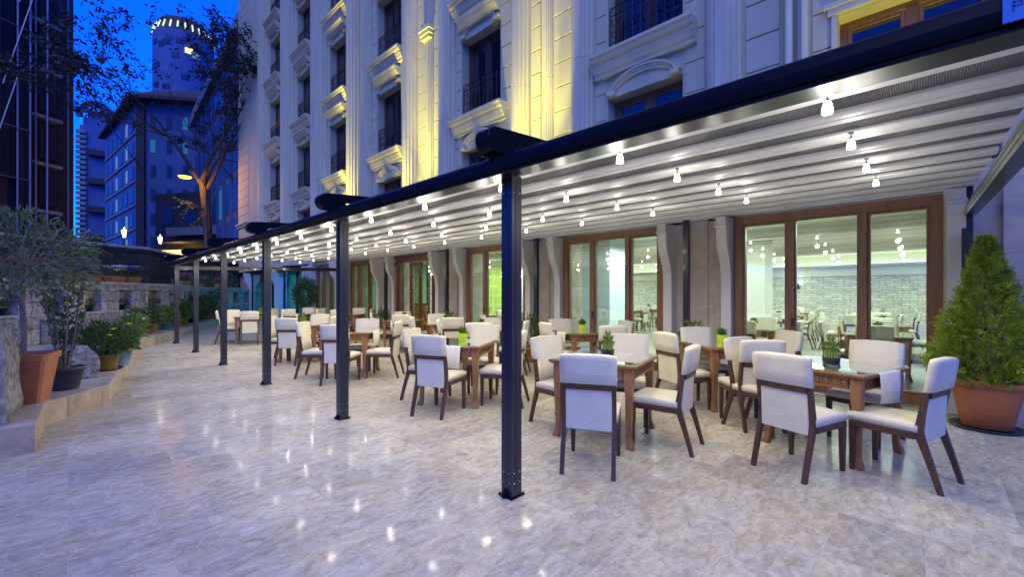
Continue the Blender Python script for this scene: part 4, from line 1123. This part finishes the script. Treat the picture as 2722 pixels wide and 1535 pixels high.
# rock bollards
def rock(loc,sx,sy,h,label,seed,rz):
    bm=bmesh.new(); bmesh.ops.create_cube(bm,size=1)
    bmesh.ops.subdivide_edges(bm,edges=bm.edges,cuts=7,use_grid_fill=True)
    rr=random.Random(seed)
    from mathutils import noise
    for v in bm.verts:
        x,y,z=v.co; zz=z+.5
        if zz>.6:
            k=1-((zz-.6)/.4)**2*.28; x*=k; y*=k
        v.co=Vector((x*sx,y*sy,zz*h))
        v.co+=noise.noise_vector(v.co*7+Vector((seed,0,0)))*.025+noise.noise_vector(v.co*2.5+Vector((seed,3,0)))*.03
        if zz<.01: v.co.z=0
    me=bpy.data.meshes.new('rock_bollard'); bm.to_mesh(me); bm.free(); me.materials.append(M['rock']); me.polygons.foreach_set('use_smooth',[True]*len(me.polygons))
    o=bpy.data.objects.new('rock_bollard',me); COL.objects.link(o); o.location=loc; o.rotation_euler=(0,0,rz); tag(o,label,'rock bollard','rough stone bollards along the planter'); return o
rock((-.58,6.22,KZ),.44,.80,.82,'rough grey stone bollard left of the orange planter',3,R(-4))
rock((.02,8.55,KZ),.40,.75,.42,'low grey boulder behind the dark grey pot',8,R(12))
rock((.32,11.6,KZ),.45,.9,.48,'long pale boulder behind the bushy plant',15,R(10))

# lower wall with niches (runs away from the camera)
WP=[(-6.5,9.5),(-1.25,13.5),(.10,15.2),(1.50,17.1),(2.32,18.35),(4.4,24.3),(7.4,28.2)]
LW=1.74
lw=thing('niche_wall','rough pale stone wall with small niches behind the planter','wall',(0,15,0))
def seg_wall(root,name,mat,P,Q,z0,z1,th=.3,bev=0,oy=15):
    P=Vector((P[0],P[1]-oy,0)); Q=Vector((Q[0],Q[1]-oy,0)); d=(Q-P); ln=d.length; a=math.atan2(d.y,d.x)
    m=MB(); m.box(0,ln,0,th,z0,z1)
    o=m.build(name,mat,root,bevel=bev); o.location=(P.x,P.y,0); o.rotation_euler=(0,0,a); return o,ln
for i in range(len(WP)-1):
    seg_wall(lw,'wall',M['stonewall'],WP[i],WP[i+1],.25,.95)
    P,Q=Vector(WP[i]).to_3d(),Vector(WP[i+1]).to_3d(); d=(Q-P); ln=d.length; a=math.atan2(d.y,d.x)
    # upper course in blocks leaving niches
    m=MB(); n=max(1,int(ln/1.05)); pw=ln/n
    for k in range(n):
        m.box(k*pw,k*pw+pw*.30,0,.3,.95,LW-.22); m.box(k*pw+pw*.75,(k+1)*pw,0,.3,.95,LW-.22); m.box(k*pw+pw*.30,k*pw+pw*.75,.22,.3,.95,LW-.22)
    m.box(0,ln,0,.3,LW-.22,LW-.06)
    o=m.build('pillar_course',M['stonewall'],lw); o.location=(P.x,P.y-15,0); o.rotation_euler=(0,0,a)
    m=MB(); m.box(0,ln,-.05,.9,LW-.06,LW); m.box(0,ln,-.03,0,.90,.95); o=m.build('ledge',M['ledge'],lw); o.location=(P.x,P.y-15,0); o.rotation_euler=(0,0,a)
    for k in range(n):
        m=MB(); m.box(k*pw+pw*.2,k*pw+pw*.85,-.05,.0,.26,.80); o=m.build('carved_slab',M['rock'],lw,bevel=.02); o.location=(P.x,P.y-15,0); o.rotation_euler=(0,0,a)
        if i in (1,2,3) :
            c=P+d.normalized()*(k*pw+pw*.52)+Vector((-d.y,d.x,0)).normalized()*.10
            nm={1:'left',2:'middle',3:'right'}[i]
            t=thing('niche_pot','small dark pot of greenery in wall niche, %s stretch, niche %s from the left'%(nm,ordn[k]),'potted plant',(c.x,c.y,.95),0,'small pots in the wall niches')
            round_pot(t,.07,.10,.16,'blackpot',n=12)
            shrub(t,90,ball((0,0,.22),.11,.09,.1),.09,'leaf' if k%2 else 'leaf2',200+10*i+k)
# flower troughs on the ledge
tro=[(.0,15.45,'purple','leaf2'),(.42,15.98,'red','leaf'),(.95,16.72,'white','leaf'),(1.35,17.27,'purple','leaf'),(3.2,21.0,'pink','leaf'),(4.2,24.0,'pink','leaf'),(5.4,25.9,'pink','leaf'),(-.75,14.5,'red','leaf2')]
names=['mixed purple and green','dark red','white and red','bright purple','pale pink middle','pink far','pink farthest','red leftmost']
for i,(x,y,fc,lm) in enumerate(tro):
    t=thing('flower_trough','orange terracotta trough of %s flowers on the wall ledge'%names[i],'flower trough',(x,y+.12,LW),R(52),'flower troughs on the wall ledge')
    m=MB(); m.hexa([(-.24,-.08,0),(.24,-.08,0),(.24,.08,0),(-.24,.08,0)],[(-.28,-.11,.19),(.28,-.11,.19),(.28,.11,.19),(-.28,.11,.19)]); m.box(-.29,.29,-.12,.12,.16,.19); m.build('trough',M['terracotta'],t,bevel=.008)
    def fn(rr): return ((rr.uniform(-.3,.3),rr.uniform(-.14,.14),.20+rr.uniform(0,.20)),(rr.uniform(-1,1),rr.uniform(-1,1),1))
    shrub(t,330,fn,.085,lm,300+i)
    flowers(t,46,lambda rr:((rr.uniform(-.32,.32),rr.uniform(-.16,.16),.32+rr.uniform(0,.16)),(0,0,1)),fc,320+i,.085)
    if i in (0,2,3): flowers(t,14,lambda rr:((rr.uniform(.05,.30),rr.uniform(-.16,.16),.40+rr.uniform(0,.12)),(0,0,1)),'white',340+i,.07)

# upper retaining wall and the street behind it
UP=[(-14,15.5),(-3.2,20.3),(.24,22.8),(2.45,24.0),(3.6,26.8),(6.0,29.6),(9.5,33)]
UZ=3.42
uw=thing('retaining_wall','tall dark retaining wall below the street behind the terrace','wall',(0,15,0))
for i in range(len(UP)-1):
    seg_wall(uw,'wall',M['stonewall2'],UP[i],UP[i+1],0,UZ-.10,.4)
    o,ln=seg_wall(uw,'coping',M['ledge'],UP[i],UP[i+1],UZ-.10,UZ,.5)
m=MB(); m.prism([(x,y) for x,y in UP]+[(60,33),(120,160),(-120,160),(-60,15.5)],lambda u,v,ww:(u,v,ww),UZ-.35,UZ-.16); tag(m.build('street',M['asphalt']),kind='structure')
# hedge plants climbing at the far end of the bed
for i,(x,y,h,r_) in enumerate(((5.3,26.4,2.0,.55),(6.4,27.6,2.3,.6),(4.5,25.4,1.8,.5),(3.7,23.6,1.6,.45),(3.1,21.9,1.5,.4))):
    t=thing('climbing_shrub','dark climbing shrub on the far wall, %s from the right'%['second','first','third','fourth','fifth'][i],'shrub',(x-.35,y+.1,KZ),0,'dark shrubs along the far wall')
    shrub(t,900,ball((0,0,h*.5),r_,h*.55,.2),.13,'leaf',400+i,[([(0,0,0),(.05,.02,h*.8)],.03)],'bark',.45,.1)
# potted tree by the lounge glass
t=thing('potted_ficus','dark leafy ficus tree against the teal lounge glass','potted tree',(6.75,18.35,0))
round_pot(t,.15,.20,.35,'blackpot')
shrub(t,1500,ball((0,0,1.45),.42,.62,.2),.13,'leaf',431,[([(0,0,.3),(.03,0,.9),(0,0,1.4)],[.03,.026,.015])],'bark2',.42,0)
for i,(x,y,lab) in enumerate(((6.95,2.72,'small green bush in terracotta pot at the pole right of the second window'),(6.75,5.95,'small conifer in terracotta pot at the pole behind the nearest post'),(7.0,9.15,'small dark plant in a terracotta pot at the third pole'),(7.0,12.5,'iron-trellised plant in a terracotta pot right of the door'))):
    t=thing('potted_shrub',lab,'potted plant',(x,y,0),0)
    round_pot(t,.12,.16,.30,'terracotta2',saucer=True); shrub(t,700,ball((0,0,.62),.20,.34,.1),.07,'leaf' if i else 'leaf2',440+i,[([(0,0,.25),(0,0,.7)],.012)],'bark',.35,.3)

# lanterns on the wall
ln0=None
for i,(x,y,lab) in enumerate(((-2.15,21.25,'white globe-lit lantern on the wall top at the left building'),(1.60,23.55,'yellow-white lantern on the wall top below the dusk-blue tower block'),(2.95,25.3,'small bright lantern on the wall corner near the street lamp'))):
    if ln0 is None:
        ln0=thing('wall_lantern',lab,'lantern',(x,y,UZ),0,'lanterns on the retaining wall'); 
        m=MB(); m.lathe([(.06,0),(.05,.03),(.018,.05),(.018,.28),(.05,.30)],10); m.lathe([(.13,.62),(.02,.72),(.0,.74)],8,cap=False)
        for k in range(4):
            a=PI/4+k*PI/2; m.tube([(.07*math.cos(a),.07*math.sin(a),.30),(.11*math.cos(a),.11*math.sin(a),.62)],.01,4)
        m.build('post',M['iron'],ln0)
        m=MB(); m.lathe([(.055,.31),(.095,.60)],8); m.build('glass',M['lantern'],ln0)
    else: dup(ln0,(x,y,UZ),0,lab)
    point('lantern_light',(x,y-.0,UZ+.85),14,(1,.9,.6),.08)

# ------------------------------------------------------------------ STREET LAMP, TREE
TX,TY=5.95,31.3
sl=thing('street_lamp','street lamp glowing orange on a curved arm beside the tree trunk','street lamp',(5.75,31.0,UZ-.2))
m=MB(); m.tube([(0,0,0),(0,0,4.4),(-.15,.0,4.9),(-.55,.05,5.12),(-.8,.08,5.14)],[.09,.07,.05,.045,.045],8); m.build('pole',pmat('lamp_pole_paint',(.03,.03,.032),.5),sl,smooth=True)
m=MB(); m.lathe([(.04,.26),(.18,.16),(.34,.04),(.35,.0)],16,(-1.0,.1,5.05),cap=False); m.build('lamp_head',M['steel'],sl,smooth=True)
m=MB(); m.lathe([(.33,.0),(.26,-.08),(.0,-.12)],16,(-1.0,.1,5.06),cap=False); m.build('lamp_glass',M['sodium'],sl,smooth=True)
point('street_light',(4.75,31.1,UZ+4.62),190,(1,.46,.05),.12)

def branch_tree(name,label,loc,H,spread,trunk_r,seed,leafn,leafs,lean=(0,0),fork=.45,mat='treeleaf',bark='bark',clus=.55):
    rr=random.Random(seed); t=thing(name,label,'tree',loc); m=MB(); tips=[]
    def grow(p,d,ln,r_,lev):
        n=3; pts=[p]; rs=[r_]
        for i in range(n):
            d=(d+Vector((rr.gauss(0,.10),rr.gauss(0,.10),rr.gauss(.03,.06)))).normalized()
            p=p+d*(ln/n); pts.append(p); rs.append(r_*(1-.35*(i+1)/n))
        m.tube(pts,rs,7 if lev<2 else 4,False)
        if lev>=2: tips.append((p,d,lev))
        if lev>=2: tips.append((pts[2],d,lev))
        if lev>=6 or ln<.35: return
        k=3 if lev<3 else 2
        for i in range(k):
            a=rr.uniform(0,6.28); tilt=rr.uniform(.35,.85)
            ax=d.cross(Vector((math.cos(a),math.sin(a),.2))).normalized()
            nd=(Matrix.Rotation(tilt,3,ax)@d); nd=Vector((nd.x*spread,nd.y*spread,nd.z)).normalized()
            grow(p,nd,ln*rr.uniform(.62,.82),rs[-1]*.72,lev+1)
        if lev<3: grow(p,(d+Vector((rr.gauss(0,.15),rr.gauss(0,.15),.2))).normalized(),ln*.8,rs[-1]*.85,lev+1)
    m.tube([(0,0,-.1),(lean[0]*.3,lean[1]*.3,H*fork*.5),(lean[0],lean[1],H*fork)],[trunk_r*1.15,trunk_r*.95,trunk_r*.85],10)
    for k in range(4):
        a=k*1.57+rr.uniform(-.3,.3); grow(Vector((lean[0],lean[1],H*fork*(.80+.06*k))),Vector((math.cos(a)*.55,math.sin(a)*.55,1)).normalized(),H*.20,trunk_r*.5,1)
    m.build('trunk',M[bark],t)
    lm=MB(); pts=[]
    for c_ in range(leafn//10):
        p,d,lev=tips[rr.randrange(len(tips))]; c0=p+Vector((rr.gauss(0,clus*.3),rr.gauss(0,clus*.3),rr.gauss(0,clus*.2)))
        lm.tube([tuple(p),tuple((p+c0)*.5+Vector((0,0,.05))),tuple(c0)],.012,3,False)
        for q in range(10):
            pts.append(((c0.x+rr.gauss(0,.16),c0.y+rr.gauss(0,.16),c0.z+rr.gauss(0,.13)),(rr.uniform(-1,1),rr.uniform(-1,1),rr.uniform(-.9,.2))))
    leaf_cloud(lm,pts,leafs,rr,-.2,.42); lm.build('crown',M[mat],t)
    return t
branch_tree('street_tree','tall sparse dark tree rising behind the terrace wall against the blue sky',(TX+.15,TY+.6,UZ-.2),15.5,1.35,.24,14,9000,.28,(-.35,.1),.34,clus=.8)
branch_tree('young_tree','small leaning tree in front of the dark modern building',(9.0,37,UZ-.2),15,.7,.14,23,2200,.26,(.2,0),.42)
# lit twigs under the lamp
tw=thing('lamp_twigs','bare twisting lit branch below the street lamp','branch',(5.75,31.1,UZ+3.0))
rr0=random.Random(77); m=MB(); lf=[]
for q in range(9):
    p=Vector((0,0,0)); d=Vector((-1,rr0.uniform(-.4,.4),rr0.uniform(-.2,.9))).normalized(); pts=[p]; 
    for k in range(7):
        d=(d+Vector((rr0.gauss(-.05,.35),rr0.gauss(0,.3),rr0.gauss(-.05,.35)))).normalized(); p=p+d*rr0.uniform(.14,.28); pts.append(p)
        if k>2: lf.append((tuple(p),tuple(d)))
    m.tube(pts,[.045-.005*k for k in range(8)],5,False)
m.build('stem',M['bark'],tw)
m=MB(); leaf_cloud(m,lf*4,.16,rr0,-.2,.5); m.build('foliage',M['leaf2'],tw)

# ------------------------------------------------------------------ BUILDINGS BEHIND
def building(name,label,loc,rz,W,D,H,mat,cat='building'):
    t=thing(name,label,cat,loc,rz); m=MB(); m.box(0,W,0,D,0,H); m.build('wall',M[mat],t); return t
def bwin(t,proto,x,z,w_,h_,mat,side='front',D=0,W=0):
    m=MB()
    if side=='front': m.box(x,x+w_,-.05,.02,z,z+h_)
    else: m.box(W-.02,W+.05,x,x+w_,z,z+h_)
    return m.build('window',M[mat],t)
def faced(P,Q):   # building whose front runs from P (left) to Q (right)
    return math.atan2(Q[1]-P[1],Q[0]-P[0]), math.hypot(Q[0]-P[0],Q[1]-P[1])
# 1 scaffolded block at the left
a,W=faced((-15.4,29.5),(.43,40))
t=thing('scaffolded_building','dark tower under scaffolding and netting at the far left','building',(-15.4,29.5,UZ-.3),a)
m=MB(); m.box(0,W-2.8,0,12,0,33); m.box(W-2.8,W,.3,12,0,17.6); m.build('wall',M['concdark'],t)
m=MB(); m.box(W-2.75,W-.1,.5,11,17.6,20.2); m.build('penthouse',M['duskblue'],t)
m=MB(); m.box(W-2.8,W+.3,.1,12.2,20.2,20.5); m.build('roof',M['roofdark'],t)
for k in range(3):
    m=MB(); m.box(W-2.6+.85*k,W-1.9+.85*k,.44,.52,17.9,19.9); m.build('window',M['farpane'],t)
for k in range(6):
    m=MB(); m.box(W-2.55,W-1.45,-.75,.35,.6+2.85*k,3.0+2.85*k); m.build('balcony',M['net'],t,bevel=.18,seg=2)
    m=MB(); m.box(W-2.7,W-1.3,-.80,.3,.32+2.85*k,.52+2.85*k); m.build('balcony_slab',M['concrete'],t)
for k in range(5):
    m=MB(); x=W-7.2+.98*k; m.box(x,x+.62+.2*(k%2),-.62-.05*(k%3),-.56,3+2*(k%2),31); m.build('safety_net',M['net'],t)
for k in range(8):
    m=MB(); x=W-7.3+.72*k+.08*(k%3); m.tube([(x,-.95,0),(x+.05,-.95,32)],.05,5); m.build('scaffold_pole',M['scaffold'],t)
for k in range(2):
    m=MB(); x=W-1.28+.2*k; m.tube([(x-1.4*(1-k),-.9,0),(x-1.4*(1-k),-.9,17.4)],.04,5); m.build('scaffold_pole',M['scaffold'],t)
for k in range(10):
    m=MB(); m.tube([(W-9,-1.0,2.9*k+2),(W-2.9,-1.0,2.9*k+2)],.03,4); m.build('scaffold_bar',M['scaffold'],t)
for k in range(6):
    m=MB(); x=W-7+.7*k; m.tube([(x,-1.04,(5*k)%13+3),(x+1.4,-1.04,(5*k)%13+9)],.03,4); m.build('scaffold_brace',M['scaffold'],t)
# faces described by two ground points: boxes set on them
def on_face(P,Q,u0,u1,z0,z1,d0,d1,m):
    P=Vector((P[0],P[1],0)); Q=Vector((Q[0],Q[1],0)); d=(Q-P).normalized(); n=Vector((d.y,-d.x,0))
    a0,a1,b0,b1=P+d*u0+n*d0,P+d*u1+n*d0,P+d*u0+n*d1,P+d*u1+n*d1
    z=lambda v,h:(v.x,v.y,h)
    m.hexa([z(a0,z0),z(b0,z0),z(b1,z0),z(a1,z0)],[z(a0,z1),z(b0,z1),z(b1,z1),z(a1,z1)])
# 2 slim block with arched crown
P,Q=(1.15,85.2),(4.6,84.4)
a,W=faced(P,Q)
t=thing('arched_tower_block','slim dusk-blue apartment tower with an arched crown','building',(P[0],P[1],0),a)
m=MB(); m.box(0,W,0,12,0,25.2); m.build('wall',M['duskblue'],t)
for z in range(5,25,4):
    m=MB(); m.box(.9,W-.1,-.7,.0,z,z+.8); m.build('balcony',M['concdark'],t)
m=MB()
for k in range(33): m.box(-.35,.7,-.3,.2,1+.72*k,1.42+.72*k)
m.build('stair_fins',M['concrete'],t)
m=MB(); n=16
for r_ in (1.95,1.65): m.tube([(W/2+r_*math.cos(PI*i/n),-.1,26.3+r_*1.25*math.sin(PI*i/n)) for i in range(n+1)],.2,5)
for i in range(1,n,2): m.tube([(W/2+1.65*math.cos(PI*i/n),-.1,26.3+2.05*math.sin(PI*i/n)),(W/2+1.95*math.cos(PI*i/n),-.1,26.3+2.4*math.sin(PI*i/n))],.09,4)
m.box(.3,W-.2,.3,8,25.2,26.4); m.box(.7,W-.6,.6,6,26.4,27.6)
m.build('arched_crown',M['duskblue'],t)
# 3 apartment block with dark overhanging roof at the corner
P,Q,S,T_=(3.35,76),(5.05,59.5),(10.8,55),(20,70)
H=21.6
t=thing('corner_apartment_block','dusk-blue corner apartment block with lit windows and overhanging dark roof','building',(0,0,0))
idn=lambda u,v,ww:(u,v,ww)
m=MB(); m.prism([P,Q,S,T_],idn,0,H); m.build('wall',M['duskblue'],t)
cen=Vector(((P[0]+Q[0]+S[0]+T_[0])/4,(P[1]+Q[1]+S[1]+T_[1])/4,0))
def ex(p,k): v=Vector((p[0],p[1],0))-cen; L_=v.length; v=v*(1+k/L_); return (cen.x+v.x,cen.y+v.y)
m=MB(); m.prism([ex(p,1.3) for p in (P,Q,S,T_)],idn,H,H+.35)
lo=[ex(p,1.2)+(H+.35,) for p in (P,Q,S,T_)]; hi=[ex(p,-3.0)+(H+2.6,) for p in (P,Q,S,T_)]; m.hexa(lo,hi); m.build('roof',M['roofdark'],t)
rrb=random.Random(9)
for z in range(7):
    zz=3.6+2.55*z
    for k in range(6):
        lit=(k in(2,4)) and rrb.random()<.75; u=1.0+2.55*k+(.5 if lit else 0)
        m=MB(); on_face(P,Q,u,u+(.6 if lit else 1.2),zz,zz+1.35,-.02,.06,m); m.build('window',M['litwin' if lit else 'farpane'],t)
    m=MB(); on_face(P,Q,.3,16.0,zz-.5,zz-.32,-.02,.12,m); m.build('string_course',M['concrete'],t)
    for k in range(4):
        lit=rrb.random()<.3; u=1.3+1.55*k
        m=MB(); on_face(Q,S,u,u+.45,zz,zz+1.3,-.02,.06,m); m.build('window',M['litcyan' if lit and z>3 else ('litwin' if lit else 'farpane')],t)
m=MB(); on_face(Q,S,.05,.8,2,H,-.02,.25,m); m.build('corner_pier',M['concdark'],t)
# 4 tall tower with lit crown
t=thing('lit_crown_tower','distant round tower with a glowing white crown behind the tree','tower',(21.7,143,0))
RAD=6.6; HT=69
m=MB(); m.lathe([(RAD,0),(RAD,HT)],40); m.build('wall',M['duskblue'],t)
m=MB(); m.lathe([(RAD*.9,HT),(RAD*.88,HT+3),(RAD*.8,HT+4)],40); m.build('roof',M['roofdark'],t)
for k in range(26):
    an=2*PI*k/26; m=MB(); m.tube([((RAD+.1)*math.cos(an),(RAD+.1)*math.sin(an),HT+.4),((RAD*.92)*math.cos(an),(RAD*.92)*math.sin(an),HT+2.3)],.17,5); m.build('crown_light',M['crown'],t)
for k in range(60):
    an=rrb.uniform(PI*1.05,PI*1.95); z=rrb.uniform(34,HT-3); lit=k<9
    m=MB(); c_,s_=math.cos(an),math.sin(an); p=Vector(((RAD+.02)*c_,(RAD+.02)*s_,z)); u=Vector((-s_,c_,0)); o_=Vector((c_,s_,0))*.12
    a0=p-u*.8; a1=p+u*.8
    m.hexa([tuple(a0),tuple(a1),tuple(a1+o_),tuple(a0+o_)],[tuple(v+Vector((0,0,1.3))) for v in (a0,a1,a1+o_,a0+o_)])
    m.build('window',M['litwarm' if k%3==0 else 'litwin'] if lit else M['farpane'],t)
# 5 dark modern building next door
P,Q=(9.6,58),(8.4,33.2)
t=thing('modern_office_block','dark modern block with vertical fins next to the hotel','building',(0,0,0))
m=MB(); m.prism([P,Q,(20,33.2),(20,58)],idn,0,19.5); m.build('wall',M['concrete'],t)
m=MB(); on_face(P,Q,-.2,25.0,19.5,20.4,-6,.5,m); on_face(P,Q,9,14,20.4,22.6,-6,-.3,m); m.build('roof',M['concrete'],t)
for k in range(9):
    m=MB(); u=1.2+2.7*k; on_face(P,Q,u,u+.5,4.2,19.4,-.02,.16,m); m.build('fin',M['duskblue'],t)
for k in range(9):
    for z in range(5):
        m=MB(); u=1.9+2.7*k; on_face(P,Q,u,u+1.5,4.6+3.0*z,7.0+3.0*z,-.02,.05,m); m.build('window',M['litcyan' if (k==5 and z==1) else 'farpane'],t)
# 6 low house with a warm lit shop, street side
P,Q=(5.6,51),(10.2,43.5)
t=thing('shop_house','small dark house with a warm lit ground floor shop behind the street lamp','building',(0,0,0))
m=MB(); m.prism([P,Q,(16,46),(12,54)],idn,0,UZ+7.2); m.build('wall',M['concdark'],t)
m=MB(); on_face(P,Q,.3,3.3,UZ+.2,UZ+2.0,-.02,.06,m); m.build('shop_window',M['litwarm'],t)
m=MB(); on_face(P,Q,3.7,4.2,UZ+.2,UZ+2.0,-.02,.06,m); m.build('lit_door',M['litwarm'],t)
m=MB(); on_face(P,Q,2.4,7.5,UZ+2.5,UZ+2.65,0,1.6,m); m.build('awning',M['roofdark'],t)
for k in range(3):
    m=MB(); on_face(P,Q,.8+2.6*k,2.0+2.6*k,UZ+4.4,UZ+6.0,-.02,.06,m); m.build('window',M['farpane'],t)
m=MB(); on_face(P,Q,2.2,7.6,UZ+3.2,UZ+3.9,0,.8,m); m.build('balcony',M['concrete'],t)
point('shop_light',(6.6,46.8,UZ+2.0),60,(1,.62,.15),.2)
# street cable
cb=MB(); cb.tube([(.0,42.0,17.8),(2.6,50,15.6),(5.6,60,14.5),(8,66,14.6)],.05,4); tag(cb.build('overhead_cable',M['iron']),'thin black cable hanging from the scaffolded tower across the sky','cable')

# ------------------------------------------------------------------ render settings
sc.view_settings.view_transform='Standard'; sc.view_settings.look='None'; sc.view_settings.gamma=1; sc.view_settings.exposure=.6
sc.cycles.use_denoising=True
sc.cycles.max_bounces=8; sc.cycles.diffuse_bounces=3; sc.cycles.glossy_bounces=4; sc.cycles.transparent_max_bounces=16; sc.cycles.transmission_bounces=4
sc.cycles.sample_clamp_indirect=6; sc.cycles.caustics_reflective=False; sc.cycles.caustics_refractive=False
